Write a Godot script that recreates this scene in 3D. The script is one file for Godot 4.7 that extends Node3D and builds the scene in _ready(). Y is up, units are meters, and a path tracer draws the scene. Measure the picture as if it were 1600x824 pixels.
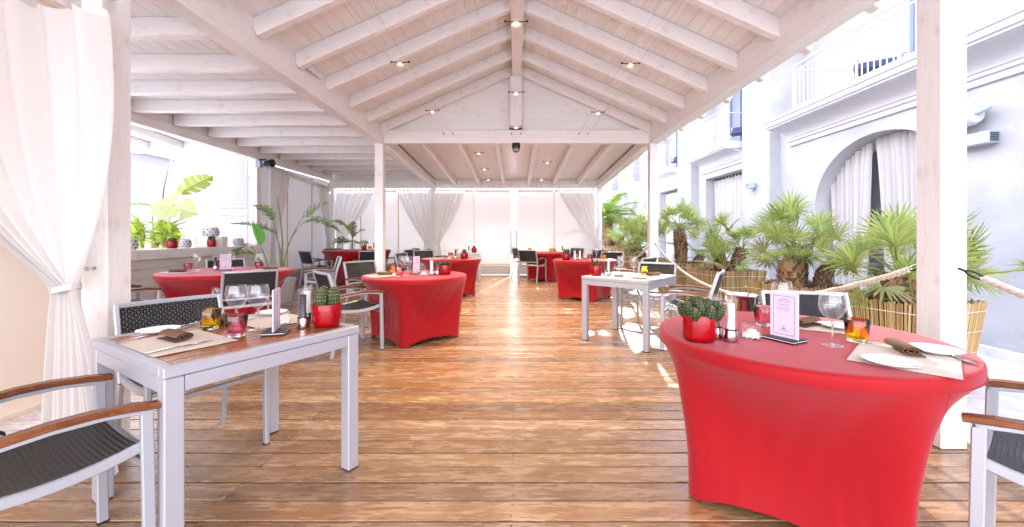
extends Node3D
# A white timber pergola restaurant with a brown plank deck, red stretch-covered tables and aluminium armchairs.
# Metres, y up; the camera looks down -z. pt(x, d, y) takes d as the distance in front of the camera.

class Mb:
	var v := PackedVector3Array()
	var n := PackedVector3Array()
	var u := PackedVector2Array()
	var c := PackedColorArray()
	var xf := Transform3D()
	var col := Color.WHITE
	var off := Vector2.ZERO
	var tinted := false

	func vert(p: Vector3, nn: Vector3, uv: Vector2) -> void:
		v.append(xf * p)
		n.append((xf.basis * nn).normalized())
		u.append(uv)
		c.append(col)

	func tri(a: Vector3, b: Vector3, d: Vector3, na: Vector3, nb: Vector3, nd: Vector3, ua := Vector2.ZERO, ub := Vector2.ZERO, ud := Vector2.ZERO) -> void:
		# wound clockwise seen from the side the normals are on
		vert(a, na, ua)
		if (b - a).cross(d - a).dot(na + nb + nd) < 0.0:
			vert(b, nb, ub)
			vert(d, nd, ud)
		else:
			vert(d, nd, ud)
			vert(b, nb, ub)

	# a flat convex polygon turned to face «out»; u follows axis L
	func face(pts: Array, out: Vector3, L := 0) -> void:
		var nn: Vector3 = (pts[1] - pts[0]).cross(pts[2] - pts[0])
		if nn.length_squared() < 1e-16:
			nn = out
		nn = nn.normalized()
		var flip := nn.dot(out) < 0.0
		if flip:
			nn = -nn
		var w := 0
		var best := 9.0
		for k in 3:
			if k != L and absf(nn[k]) < best:
				best = absf(nn[k])
				w = k
		var l := L
		if absf(nn[L]) > 0.8:
			l = 3 - L - w
		for k in range(1, pts.size() - 1):
			var a: Vector3 = pts[0]
			var b: Vector3 = pts[k + 1] if flip else pts[k]
			var d: Vector3 = pts[k] if flip else pts[k + 1]
			tri(a, b, d, nn, nn, nn, Vector2(a[l], a[w]) + off, Vector2(b[l], b[w]) + off, Vector2(d[l], d[w]) + off)

	func box(ctr: Vector3, size: Vector3, bev := 0.0) -> void:
		var h := size / 2.0
		var L := size.max_axis_index()
		for i in 3:
			var j := (i + 1) % 3
			var k := (i + 2) % 3
			for s in [-1.0, 1.0]:
				var o := Vector3.ZERO
				o[i] = s
				var pts := []
				for ab in [[-1.0, -1.0], [1.0, -1.0], [1.0, 1.0], [-1.0, 1.0]]:
					var p := Vector3.ZERO
					p[i] = s * h[i]
					p[j] = ab[0] * (h[j] - bev)
					p[k] = ab[1] * (h[k] - bev)
					pts.append(ctr + p)
				face(pts, o, L)
			if bev > 0.0:
				for sj in [-1.0, 1.0]:
					for sk in [-1.0, 1.0]:
						var pts := []
						for q in [[-1.0, 0], [1.0, 0], [1.0, 1], [-1.0, 1]]:
							var p := Vector3.ZERO
							p[i] = q[0] * (h[i] - bev)
							p[j] = sj * (h[j] - (bev if q[1] == 1 else 0.0))
							p[k] = sk * (h[k] - (bev if q[1] == 0 else 0.0))
							pts.append(ctr + p)
						var o := Vector3.ZERO
						o[j] = sj
						o[k] = sk
						face(pts, o, L)
		if bev > 0.0:
			for sx in [-1.0, 1.0]:
				for sy in [-1.0, 1.0]:
					for sz in [-1.0, 1.0]:
						var s := Vector3(sx, sy, sz)
						var pts := []
						for i in 3:
							var p := s * (h - Vector3.ONE * bev)
							p[i] = s[i] * h[i]
							pts.append(ctr + p)
						face(pts, s, L)

	# box from its corners
	func bx(x0: float, x1: float, y0: float, y1: float, z0: float, z1: float, bev := 0.0) -> void:
		box(Vector3(x0 + x1, y0 + y1, z0 + z1) / 2.0, Vector3(absf(x1 - x0), absf(y1 - y0), absf(z1 - z0)), bev)

	func frames(pts: Array, up: Vector3) -> Array:
		var out := []
		for i in pts.size():
			var a: Vector3 = pts[maxi(i - 1, 0)]
			var b: Vector3 = pts[mini(i + 1, pts.size() - 1)]
			var t := (b - a).normalized()
			var s := t.cross(up)
			if s.length() < 0.02:
				s = t.cross(Vector3(0.3, 0.1, 1))
			s = s.normalized()
			out.append([s, s.cross(t).normalized(), t])
		return out

	# a section (x to the side, y up, counter-clockwise) swept along points
	func sweep(pts: Array, sec: Array, up := Vector3.UP, scale: Array = []) -> void:
		var fr := frames(pts, up)
		var m := sec.size()
		var along := 0.0
		for i in pts.size() - 1:
			var l: float = (pts[i + 1] - pts[i]).length()
			for k in m:
				var s0: Vector2 = sec[k]
				var s1: Vector2 = sec[(k + 1) % m]
				var q := []
				for e in [[i, s0], [i, s1], [i + 1, s1], [i + 1, s0]]:
					var f: Array = fr[e[0]]
					var g: float = scale[e[0]] if scale.size() else 1.0
					q.append(pts[e[0]] + (f[0] * e[1].x + f[1] * e[1].y) * g)
				var nn: Vector3 = (q[1] - q[0]).cross(q[2] - q[0]).normalized()
				var mid: Vector3 = (q[0] + q[1] + q[2] + q[3]) / 4.0 - (pts[i] + pts[i + 1]) / 2.0
				var w := s0.distance_to(s1)
				var ua := Vector2(along, 0) + off
				var ub := Vector2(along, w) + off
				var uc := Vector2(along + l, w) + off
				var ud := Vector2(along + l, 0) + off
				if nn.dot(mid) < 0.0:
					nn = -nn
					tri(q[0], q[2], q[1], nn, nn, nn, ua, uc, ub)
					tri(q[0], q[3], q[2], nn, nn, nn, ua, ud, uc)
				else:
					tri(q[0], q[1], q[2], nn, nn, nn, ua, ub, uc)
					tri(q[0], q[2], q[3], nn, nn, nn, ua, uc, ud)
			along += l
		for e in [0, pts.size() - 1]:
			var f: Array = fr[e]
			var g: float = scale[e] if scale.size() else 1.0
			var q := []
			for s in sec:
				q.append(pts[e] + (f[0] * s.x + f[1] * s.y) * g)
			face(q, -f[2] if e == 0 else f[2])

	func rod(pts: Array, w: float, h: float, up := Vector3.UP) -> void:
		var b := minf(w, h) * 0.18
		var x := w / 2.0
		var y := h / 2.0
		sweep(pts, [Vector2(-x + b, -y), Vector2(x - b, -y), Vector2(x, -y + b), Vector2(x, y - b), Vector2(x - b, y), Vector2(-x + b, y), Vector2(-x, y - b), Vector2(-x, -y + b)], up)

	func tube(pts: Array, r, sides := 6, cap := true) -> void:
		var fr := frames(pts, Vector3.UP if absf((pts[-1] - pts[0]).normalized().y) < 0.8 else Vector3.FORWARD)
		var along := 0.0
		for i in pts.size() - 1:
			var ra: float = r if r is float else r[i]
			var rb: float = r if r is float else r[i + 1]
			var l: float = (pts[i + 1] - pts[i]).length()
			for k in sides:
				var a0 := TAU * k / sides
				var a1 := TAU * (k + 1) / sides
				var n00: Vector3 = fr[i][0] * cos(a0) + fr[i][1] * sin(a0)
				var n01: Vector3 = fr[i][0] * cos(a1) + fr[i][1] * sin(a1)
				var n10: Vector3 = fr[i + 1][0] * cos(a0) + fr[i + 1][1] * sin(a0)
				var n11: Vector3 = fr[i + 1][0] * cos(a1) + fr[i + 1][1] * sin(a1)
				var ua := Vector2(along, a0 * ra)
				var ub := Vector2(along, a1 * ra)
				var uc := Vector2(along + l, a1 * ra)
				var ud := Vector2(along + l, a0 * ra)
				tri(pts[i] + n00 * ra, pts[i] + n01 * ra, pts[i + 1] + n11 * rb, n00, n01, n11, ua, ub, uc)
				tri(pts[i] + n00 * ra, pts[i + 1] + n11 * rb, pts[i + 1] + n10 * rb, n00, n11, n10, ua, uc, ud)
			along += l
		if cap:
			for e in [0, pts.size() - 1]:
				var re: float = r if r is float else r[e]
				if re < 0.0005:
					continue
				var q := []
				for k in sides:
					q.append(pts[e] + (fr[e][0] * cos(TAU * k / sides) + fr[e][1] * sin(TAU * k / sides)) * re)
				face(q, -fr[e][2] if e == 0 else fr[e][2])

	# profile of (radius, height) points turned round y
	func lathe(prof: Array, segs := 24) -> void:
		var m := prof.size()
		var sn := []
		for i in m - 1:
			var e: Vector2 = prof[i + 1] - prof[i]
			sn.append(Vector2(e.y, -e.x).normalized())
		for i in m - 1:
			var a: Vector2 = prof[i]
			var b: Vector2 = prof[i + 1]
			var na: Vector2 = sn[i]
			var nb: Vector2 = sn[i]
			if i > 0 and na.dot(sn[i - 1]) > 0.6:
				na = (na + sn[i - 1]).normalized()
			if i < m - 2 and nb.dot(sn[i + 1]) > 0.6:
				nb = (nb + sn[i + 1]).normalized()
			for k in segs:
				var t0 := TAU * k / segs
				var t1 := TAU * (k + 1) / segs
				var d0 := Vector3(cos(t0), 0, sin(t0))
				var d1 := Vector3(cos(t1), 0, sin(t1))
				var Y := Vector3.UP
				var p00 := d0 * a.x + Y * a.y
				var p01 := d1 * a.x + Y * a.y
				var p10 := d0 * b.x + Y * b.y
				var p11 := d1 * b.x + Y * b.y
				var n00 := d0 * na.x + Y * na.y
				var n01 := d1 * na.x + Y * na.y
				var n10 := d0 * nb.x + Y * nb.y
				var n11 := d1 * nb.x + Y * nb.y
				var ua := Vector2(k / float(segs), a.y)
				var ub := Vector2((k + 1) / float(segs), a.y)
				var uc := Vector2((k + 1) / float(segs), b.y)
				var ud := Vector2(k / float(segs), b.y)
				if b.x > 1e-5:
					tri(p00, p10, p11, n00, n10, n11, ua, ud, uc)
				if a.x > 1e-5:
					tri(p00, p11, p01, n00, n11, n01, ua, uc, ub)

	# a surface over (s, t) in 0..1; outward is dP/ds x dP/dt
	func sheet(nu: int, nv: int, f: Callable, us := 1.0, vs := 1.0, wrap := false) -> void:
		var p := []
		for j in nv + 1:
			for i in nu + 1:
				p.append(f.call(i / float(nu), j / float(nv)))
		var w := nu + 1
		var nn := []
		for j in nv + 1:
			for i in nu + 1:
				var l: Vector3 = p[j * w + (i - 1 if i > 0 else (nu - 1 if wrap else 0))]
				var r: Vector3 = p[j * w + (i + 1 if i < nu else (1 if wrap else nu))]
				var b: Vector3 = p[maxi(j - 1, 0) * w + i]
				var t: Vector3 = p[mini(j + 1, nv) * w + i]
				nn.append((r - l).cross(t - b).normalized())
		for j in nv:
			for i in nu:
				var a := j * w + i
				var b := a + 1
				var d := a + w + 1
				var e := a + w
				var ua := Vector2(i * us / nu, j * vs / nv)
				var ub := Vector2((i + 1) * us / nu, j * vs / nv)
				var ud := Vector2((i + 1) * us / nu, (j + 1) * vs / nv)
				var ue := Vector2(i * us / nu, (j + 1) * vs / nv)
				tri(p[a], p[b], p[d], nn[a], nn[b], nn[d], ua, ub, ud)
				tri(p[a], p[d], p[e], nn[a], nn[d], nn[e], ua, ud, ue)

	# a bent slab: a sheet, its underside and its rim
	func slab(nu: int, nv: int, f: Callable, thick: Vector3, us := 1.0, vs := 1.0) -> void:
		sheet(nu, nv, f, us, vs)
		sheet(nv, nu, func(s, t): return f.call(t, s) - thick, vs, us)
		for e in 4:
			var m := nu if e % 2 == 0 else nv
			for i in m:
				var s0 := i / float(m)
				var s1 := (i + 1) / float(m)
				var q0: Vector2 = [Vector2(s0, 0), Vector2(1, s0), Vector2(1.0 - s0, 1), Vector2(0, 1.0 - s0)][e]
				var q1: Vector2 = [Vector2(s1, 0), Vector2(1, s1), Vector2(1.0 - s1, 1), Vector2(0, 1.0 - s1)][e]
				var a: Vector3 = f.call(q0.x, q0.y)
				var b: Vector3 = f.call(q1.x, q1.y)
				var mid: Vector3 = f.call(0.5, 0.5)
				face([a, b, b - thick, a - thick], (a + b) / 2.0 - mid)

	# the same with a second body as a second surface, each in a material of its own
	func two(other: Mb, m0: Material, m1: Material) -> ArrayMesh:
		var am := mesh()
		var om := other.mesh()
		am.add_surface_from_arrays(Mesh.PRIMITIVE_TRIANGLES, om.surface_get_arrays(0))
		am.surface_set_material(0, m0)
		am.surface_set_material(1, m1)
		return am

	func mesh() -> ArrayMesh:
		var arr := []
		arr.resize(Mesh.ARRAY_MAX)
		arr[Mesh.ARRAY_VERTEX] = v
		arr[Mesh.ARRAY_NORMAL] = n
		arr[Mesh.ARRAY_TEX_UV] = u
		if tinted:
			arr[Mesh.ARRAY_COLOR] = c
		var am := ArrayMesh.new()
		am.add_surface_from_arrays(Mesh.PRIMITIVE_TRIANGLES, arr)
		return am


var M := {}
var taken := {}
var R := RandomNumberGenerator.new()


func pt(x: float, d: float, y := 0.0) -> Vector3:
	return Vector3(x, y, -d)

func numbered(called: String) -> String:
	var k: int = taken.get(called, -1) + 1
	taken[called] = k
	return called if k == 0 else "%s_%03d" % [called, k]

# a thing: its base, and its parts as children
func thing(called: String, label: String, category: String, at := Vector3.ZERO, turn := 0.0, group := "") -> Node3D:
	var o := Node3D.new()
	o.name = numbered(called)
	add_child(o)
	o.position = at
	o.rotation.y = turn
	tag(o, label, category, group)
	return o

func tag(o: Node3D, label: String, category: String, group := "") -> void:
	o.set_meta("label", label)
	o.set_meta("category", category)
	if group != "":
		o.set_meta("group", group)

func part(parent: Node3D, called: String, what, material: Material, at := Vector3.ZERO, basis := Basis()) -> MeshInstance3D:
	var o := MeshInstance3D.new()
	o.name = called
	o.mesh = what.mesh() if what is Mb else what
	if material != null:
		o.material_override = material
	o.transform = Transform3D(basis, at)
	parent.add_child(o, true)
	return o

func struct(called: String, what, material: Material) -> MeshInstance3D:
	var o := part(self, numbered(called), what, material)
	o.set_meta("kind", "structure")
	return o

func stuff(o: Node3D) -> void:
	o.set_meta("kind", "stuff")

func copy(o: Node3D, label: String, at: Vector3, turn: float, group := "") -> Node3D:
	var r: Node3D = o.duplicate()
	var base := str(o.name)
	r.name = numbered(base)
	add_child(r)
	r.position = at
	r.rotation.y = turn
	r.set_meta("label", label)
	if group != "":
		r.set_meta("group", group)
	return r

# the turn that makes local +z face the direction (dx, dd), dd being away from the camera
func facing(dx: float, dd: float) -> float:
	return atan2(dx, -dd)

func mat(called: String, color: Color, rough: float, metal := 0.0, spec := 0.5) -> StandardMaterial3D:
	var m := StandardMaterial3D.new()
	m.resource_name = called
	m.albedo_color = color
	m.roughness = rough
	m.metallic = metal
	m.metallic_specular = spec
	M[called] = m
	return m

func glass(called: String, color: Color, alpha: float) -> StandardMaterial3D:
	var m := mat(called, Color(color, alpha), 0.02)
	m.transparency = BaseMaterial3D.TRANSPARENCY_ALPHA
	return m

func noise(freq: float, octaves := 4, s := 1, kind := FastNoiseLite.TYPE_SIMPLEX_SMOOTH) -> FastNoiseLite:
	var f := FastNoiseLite.new()
	f.noise_type = kind
	f.frequency = freq
	f.seed = s
	f.fractal_octaves = octaves
	return f

func tex(im: Image) -> ImageTexture:
	return ImageTexture.create_from_image(im)

# wood with its grain along u: returns [colour, roughness, normal]
func wood(w: int, h: int, tones: Array, wear: float, s: int) -> Array:
	var im := Image.create(w, h, false, Image.FORMAT_RGB8)
	var ro := Image.create(w, h, false, Image.FORMAT_RGB8)
	var hg := Image.create(w, h, false, Image.FORMAT_RGB8)
	var g1 := noise(0.02, 4, s)
	var g2 := noise(0.09, 3, s + 1)
	var g3 := noise(0.011, 4, s + 2)
	var g4 := noise(0.03, 5, s + 3)
	var g5 := noise(0.35, 3, s + 4)
	var knots := []
	var rr := RandomNumberGenerator.new()
	rr.seed = s
	for k in 7:
		knots.append(Vector3(rr.randf() * w, rr.randf() * h, rr.randf_range(3.0, 8.0)))
	for y in h:
		for x in w:
			var bend := 0.0
			var dark := 0.0
			for k in knots:
				var dx: float = (x - k.x) * 0.35
				var dy: float = y - k.y
				var q := sqrt(dx * dx + dy * dy)
				bend += k.z * 1.6 * exp(-q / (k.z * 2.2)) * signf(dy)
				dark = maxf(dark, 1.0 - q / k.z)
			var yy := y + bend
			var a := g1.get_noise_2d(x * 0.16, yy * 3.2) * 0.5 + 0.5
			var b := g2.get_noise_2d(x * 0.06, yy * 2.4) * 0.5 + 0.5
			var fine := g5.get_noise_2d(x * 0.05, yy * 1.6)
			var t := clampf(a * 0.5 + b * 0.35 + 0.08 + fine * 0.30, 0, 1)
			var col: Color = (tones[0] as Color).lerp(tones[1], smoothstep(0.25, 0.75, t))
			col = col.lerp(tones[2], clampf(dark, 0, 1) * 0.8)
			var m := g3.get_noise_2d(x * 0.42, y * 2.6) * 0.5 + 0.5
			var sc := g4.get_noise_2d(x * 0.5, y * 3.0) * 0.5 + 0.5
			var worn := smoothstep(0.54, 0.62, m * 0.55 + sc * 0.48 + fine * 0.06) * wear
			col = col.lerp(tones[3], worn)
			col = col.lerp(tones[2], smoothstep(0.58, 0.8, g3.get_noise_2d(x * 0.3 + 900.0, y * 0.8) * 0.5 + 0.5) * wear * 0.35)
			im.set_pixel(x, y, col)
			var rv := clampf(0.25 + worn * 0.2 + (b - 0.5) * 0.12, 0.1, 1.0)
			ro.set_pixel(x, y, Color(rv, rv, rv))
			var hv := clampf(0.5 + (t - 0.5) * 0.7 - worn * 0.2, 0, 1)
			hg.set_pixel(x, y, Color(hv, hv, hv))
	hg.bump_map_to_normal_map(1.6)
	return [tex(im), tex(ro), tex(hg)]

func wooden(called: String, t: Array, scale: Vector2, tint := Color.WHITE, rough := 1.0, bump := 0.5) -> StandardMaterial3D:
	var m := mat(called, tint, rough)
	m.albedo_texture = t[0]
	m.roughness_texture = t[1]
	m.normal_enabled = true
	m.normal_texture = t[2]
	m.normal_scale = bump
	m.uv1_scale = Vector3(scale.x, scale.y, 1)
	return m

# uneven surfaces: a seamless noise as a normal map, laid on in world space
func rough_normal(m: StandardMaterial3D, freq: float, scale: float, strength: float, s := 3) -> void:
	var nt := NoiseTexture2D.new()
	nt.width = 256
	nt.height = 256
	nt.seamless = true
	nt.as_normal_map = true
	nt.bump_strength = 4.0
	nt.noise = noise(freq, 4, s)
	m.normal_enabled = true
	m.normal_texture = nt
	m.normal_scale = strength
	m.uv1_triplanar = true
	m.uv1_world_triplanar = true
	m.uv1_scale = Vector3.ONE * scale

func mottled(m: StandardMaterial3D, a: Color, b: Color, freq: float, scale: float, s := 5) -> void:
	var nt := NoiseTexture2D.new()
	nt.width = 256
	nt.height = 256
	nt.seamless = true
	nt.noise = noise(freq, 5, s)
	var g := Gradient.new()
	g.set_color(0, a)
	g.set_color(1, b)
	nt.color_ramp = g
	m.albedo_color = Color.WHITE
	m.albedo_texture = nt
	m.uv1_triplanar = true
	m.uv1_world_triplanar = true
	m.uv1_scale = Vector3.ONE * scale

func woven() -> StandardMaterial3D:
	# a wicker weave: strands over and under, with pinholes at the crossings
	var S := 64
	var im := Image.create(S, S, false, Image.FORMAT_RGBA8)
	var hg := Image.create(S, S, false, Image.FORMAT_RGB8)
	for y in S:
		for x in S:
			var cx := x / 16
			var cy := y / 16
			var fx := (x % 16) / 15.0 - 0.5
			var fy := (y % 16) / 15.0 - 0.5
			var over := (cx + cy) % 2 == 0
			var across := fy if over else fx
			var along := fx if over else fy
			var hh := clampf(1.0 - absf(across) * 1.5, 0, 1) * (0.6 + 0.4 * cos(along * PI))
			var tone := 0.55 + 0.45 * hh
			var hole := absf(fx) > 0.36 and absf(fy) > 0.40 and over
			im.set_pixel(x, y, Color(tone, tone, tone, 0.0 if hole else 1.0))
			hg.set_pixel(x, y, Color(hh, hh, hh))
	hg.bump_map_to_normal_map(3.0)
	var m := mat("wicker", Color(0.115, 0.108, 0.112), 0.33)
	m.albedo_texture = tex(im)
	m.normal_enabled = true
	m.normal_texture = tex(hg)
	m.normal_scale = 1.6
	m.transparency = BaseMaterial3D.TRANSPARENCY_ALPHA_SCISSOR
	m.alpha_scissor_threshold = 0.5
	return m

func leafy(called: String, color: Color, through := 0.5) -> StandardMaterial3D:
	var m := mat(called, color, 0.45)
	m.backlight_enabled = true
	m.backlight = Color(through, through, through)
	m.vertex_color_use_as_albedo = true
	m.cull_mode = BaseMaterial3D.CULL_DISABLED
	return m

func cloth(called: String, color: Color, through: float, rough := 0.9) -> StandardMaterial3D:
	var m := mat(called, color, rough, 0.0, 0.25)
	if through > 0.0:
		m.backlight_enabled = true
		m.backlight = Color(through, through, through)
	m.cull_mode = BaseMaterial3D.CULL_DISABLED
	return m


func materials() -> void:
	var t1 := wood(1024, 320, [Color(0.565, 0.43, 0.295), Color(0.66, 0.525, 0.38), Color(0.42, 0.30, 0.195), Color(0.77, 0.68, 0.58)], 0.6, 11)
	var t2 := wood(1024, 320, [Color(0.52, 0.385, 0.25), Color(0.62, 0.475, 0.33), Color(0.39, 0.275, 0.185), Color(0.74, 0.64, 0.53)], 0.45, 47)
	var k := 0
	for tint in [Color(1, 1, 1), Color(0.91, 0.89, 0.87), Color(1.0, 0.96, 0.91), Color(0.85, 0.83, 0.82)]:
		for t in [t1, t2]:
			var m := wooden("deck_wood_%d" % k, t, Vector2(0.42, 1.35), tint, 1.0, 0.35)
			m.metallic_specular = 0.75
			k += 1
	var tk := wood(512, 128, [Color(0.50, 0.27, 0.13), Color(0.66, 0.40, 0.22), Color(0.38, 0.18, 0.08), Color(0.68, 0.42, 0.24)], 0.2, 91)
	wooden("teak", tk, Vector2(1.6, 5.0), Color(0.95, 0.93, 0.92), 1.0, 0.3)
	wooden("arm_teak", tk, Vector2(2.2, 6.0), Color(0.78, 0.76, 0.74), 1.0, 0.3)
	var wt := wood(512, 128, [Color(0.895, 0.885, 0.865), Color(0.925, 0.915, 0.90), Color(0.84, 0.81, 0.775), Color(0.92, 0.91, 0.895)], 0.25, 23)
	wooden("white_wood", wt, Vector2(0.7, 2.2), Color(1, 0.99, 0.985), 1.25, 0.25)
	wooden("white_board", wt, Vector2(0.5, 2.0), Color(1.0, 1.0, 0.995), 1.3, 0.3)
	wooden("white_board_warm", wt, Vector2(0.5, 2.0), Color(0.98, 0.97, 0.95), 1.3, 0.3)
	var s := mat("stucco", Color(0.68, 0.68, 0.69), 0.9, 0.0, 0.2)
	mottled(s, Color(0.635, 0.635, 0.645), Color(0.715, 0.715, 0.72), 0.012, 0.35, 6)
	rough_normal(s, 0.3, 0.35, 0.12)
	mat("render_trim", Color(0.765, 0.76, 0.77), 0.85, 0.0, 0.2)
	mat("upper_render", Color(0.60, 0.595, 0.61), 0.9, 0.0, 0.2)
	mat("garden_render", Color(0.50, 0.49, 0.50), 0.9, 0.0, 0.2)
	var st := mat("stone", Color(0.8, 0.8, 0.8), 0.7)
	mottled(st, Color(0.74, 0.73, 0.73), Color(0.84, 0.83, 0.83), 0.02, 0.6)
	mat("aluminium", Color(0.68, 0.685, 0.70), 0.40, 0.4)
	mat("table_metal", Color(0.69, 0.69, 0.71), 0.4, 0.35)
	mat("steel", Color(0.82, 0.81, 0.80), 0.12, 1.0)
	mat("cutlery", Color(0.8, 0.79, 0.78), 0.2, 1.0)
	mat("black_metal", Color(0.05, 0.05, 0.055), 0.45)
	mat("dark_gap", Color(0.06, 0.05, 0.045), 0.9)
	mat("gap_shade_edge", Color(0.17, 0.115, 0.08), 0.9)  # plank sides: the shade between boards put into the colour
	mat("rubber", Color(0.06, 0.06, 0.06), 0.7)
	woven()
	var rc := cloth("red_cloth", Color(0.58, 0.055, 0.085), 0.0, 0.48)
	rc.rim_enabled = true
	rc.rim = 1.0
	rc.rim_tint = 0.45
	rough_normal(rc, 0.2, 14.0, 0.22, 8)
	var pot := mat("red_glaze", Color(0.56, 0.012, 0.05), 0.16)
	pot.metallic_specular = 0.4
	mat("pot_inside", Color(0.22, 0.03, 0.04), 0.5)
	mat("soil", Color(0.16, 0.11, 0.08), 1.0)
	var cf := cloth("curtain_cloth", Color(0.86, 0.835, 0.81), 0.95)
	rough_normal(cf, 0.25, 20.0, 0.1, 4)
	cloth("blind_cloth", Color(0.88, 0.86, 0.85), 0.36)
	cloth("screen_cloth", Color(0.90, 0.84, 0.77), 0.3)
	cloth("sail_cloth", Color(0.74, 0.73, 0.74), 0.4)
	mat("blind_bar", Color(0.80, 0.70, 0.58), 0.6)
	mat("paper_mat", Color(0.80, 0.75, 0.69), 0.9)
	mat("napkin_cloth", Color(0.40, 0.28, 0.20), 0.95)
	mat("china", Color(0.92, 0.92, 0.93), 0.12)
	glass("clear_glass", Color(1, 1, 1), 0.012)
	glass("acrylic", Color(0.95, 0.93, 0.94), 0.05)
	glass("window_glass", Color(0.85, 0.92, 0.96), 0.1)
	for g in [["yellow_glass", Color(1.0, 0.91, 0.42)], ["purple_glass", Color(0.92, 0.64, 0.70)]]:
		var m := mat(g[0], Color(g[1], 0.0), 0.03)
		m.refraction_enabled = true
		m.refraction_scale = 0.05
	var cg := mat("thick_glass", Color(1, 1, 1, 0.0), 0.02)
	cg.refraction_enabled = true
	cg.refraction_scale = 0.05
	mat("pepper", Color(0.12, 0.085, 0.065), 1.0, 0.0, 0.0)
	mat("salt", Color(0.93, 0.91, 0.9), 0.9)
	mat("wax", Color(0.93, 0.9, 0.86), 0.7)
	mat("pebbles", Color(0.88, 0.85, 0.83), 0.9)
	var ck := mat("cactus_skin", Color(0.24, 0.34, 0.15), 0.6)
	ck.vertex_color_use_as_albedo = true
	mat("spines", Color(0.80, 0.72, 0.52), 0.8)
	mat("spines_dark", Color(0.52, 0.30, 0.22), 0.8)
	leafy("fan_leaf", Color.WHITE, 0.85)
	leafy("broad_leaf", Color.WHITE, 0.7)
	var tr := mat("trunk_fibre", Color.WHITE, 0.95)
	tr.vertex_color_use_as_albedo = true
	var rd := mat("reed", Color.WHITE, 0.6)
	rd.vertex_color_use_as_albedo = true
	mat("rope_fibre", Color(0.80, 0.75, 0.70), 0.9)
	mat("lamp_grey", Color(0.62, 0.68, 0.72), 0.4)
	mat("vent_dark", Color(0.2, 0.23, 0.25), 0.6)
	mat("frame_blue", Color(0.36, 0.42, 0.55), 0.5)
	mat("chair_blue", Color(0.17, 0.22, 0.35), 0.6)
	mat("room_dark", Color(0.82, 0.82, 0.83), 0.9)
	mat("lantern_wire", Color(0.75, 0.72, 0.74), 0.5)
	mat("lantern_dark", Color(0.33, 0.28, 0.30), 0.6)
	var b := mat("bulb_glow", Color(1, 0.95, 0.9), 0.4)
	b.emission_enabled = true
	b.emission = Color(1.0, 0.86, 0.74)
	b.emission_energy_multiplier = 3.0
	var gd := mat("lamp_glass", Color(0.95, 0.76, 0.7, 0.55), 0.3)
	gd.transparency = BaseMaterial3D.TRANSPARENCY_ALPHA
	mat("card_white", Color(0.80, 0.76, 0.81), 0.5)
	mat("card_print", Color.WHITE, 0.5).albedo_texture = menu_print()


# the menu card: a thin border and rows of small print (no code square)
func menu_print() -> ImageTexture:
	var w := 240
	var h := 400
	var im := Image.create(w, h, false, Image.FORMAT_RGB8)
	im.fill(Color(0.80, 0.74, 0.81))
	var ink := Color(0.45, 0.20, 0.32)
	for r in [Rect2i(26, 24, 188, 4), Rect2i(26, 374, 188, 4), Rect2i(26, 24, 4, 352), Rect2i(210, 24, 4, 354)]:
		im.fill_rect(r, ink)
	var rr := RandomNumberGenerator.new()
	rr.seed = 5
	var rows := [[52, 46, 7], [68, 66, 4], [78, 62, 4], [100, 58, 6], [116, 40, 3], [128, 60, 3], [136, 60, 3], [144, 56, 3], [152, 60, 3], [160, 44, 3], [300, 10, 12], [318, 18, 14], [338, 52, 3], [346, 40, 3]]
	for row in rows:
		var x: int = 120 - row[1]
		while x < 120 + row[1]:
			var l := rr.randi_range(2, 5)
			im.fill_rect(Rect2i(x, row[0], mini(l, 120 + row[1] - x), row[2]), Color(0.40, 0.28, 0.38))
			x += l + rr.randi_range(1, 3)
	return tex(im)


func _ready() -> void:
	R.seed = 7
	var cam := Camera3D.new()
	cam.name = "camera"
	add_child(cam)
	cam.position = Vector3(0, 1.22, 0)
	cam.projection = Camera3D.PROJECTION_FRUSTUM
	cam.near = 0.05
	cam.far = 400.0
	cam.size = 2.0 * cam.near * 412.0 / 640.0
	cam.frustum_offset = Vector2(-6.5, -45.0) / 640.0 * cam.near
	cam.current = true
	var env := Environment.new()
	var sm := ProceduralSkyMaterial.new()
	sm.sky_top_color = Color(0.71, 0.735, 0.84)
	sm.sky_horizon_color = Color(0.94, 0.925, 0.935)
	sm.sky_curve = 0.25
	sm.ground_bottom_color = Color(0.6, 0.59, 0.58)
	sm.ground_horizon_color = Color(0.85, 0.84, 0.86)
	sm.sun_angle_max = 12.0
	sm.energy_multiplier = 1.0
	var sky := Sky.new()
	sky.sky_material = sm
	env.background_mode = Environment.BG_SKY
	env.sky = sky
	env.background_energy_multiplier = 2.0
	env.tonemap_mode = Environment.TONE_MAPPER_LINEAR
	env.tonemap_exposure = 5.5
	env.sdfgi_enabled = true
	env.ssao_enabled = true
	env.ssil_enabled = true
	var we := WorldEnvironment.new()
	we.name = "environment"
	we.environment = env
	add_child(we)
	var sun := DirectionalLight3D.new()
	sun.name = "sun"
	sun.light_energy = 0.65
	sun.light_color = Color(1.0, 0.965, 0.91)
	sun.light_angular_distance = 0.6
	sun.shadow_enabled = true
	add_child(sun)
	# low in front of the camera, a little to the right
	var elev := deg_to_rad(19.5)
	var az := deg_to_rad(10.0)
	var travel := Vector3(-sin(az) * cos(elev), -sin(elev), cos(az) * cos(elev))
	sun.look_at_from_position(Vector3.ZERO, travel, Vector3.UP)

	materials()
	grounds()
	deck()
	pergola()
	hotel()
	far_walls()
	screens()
	curtains()
	ledge()
	planters()
	pot_plants()
	tables_and_chairs()
	lamps()
	ropes()


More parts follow.
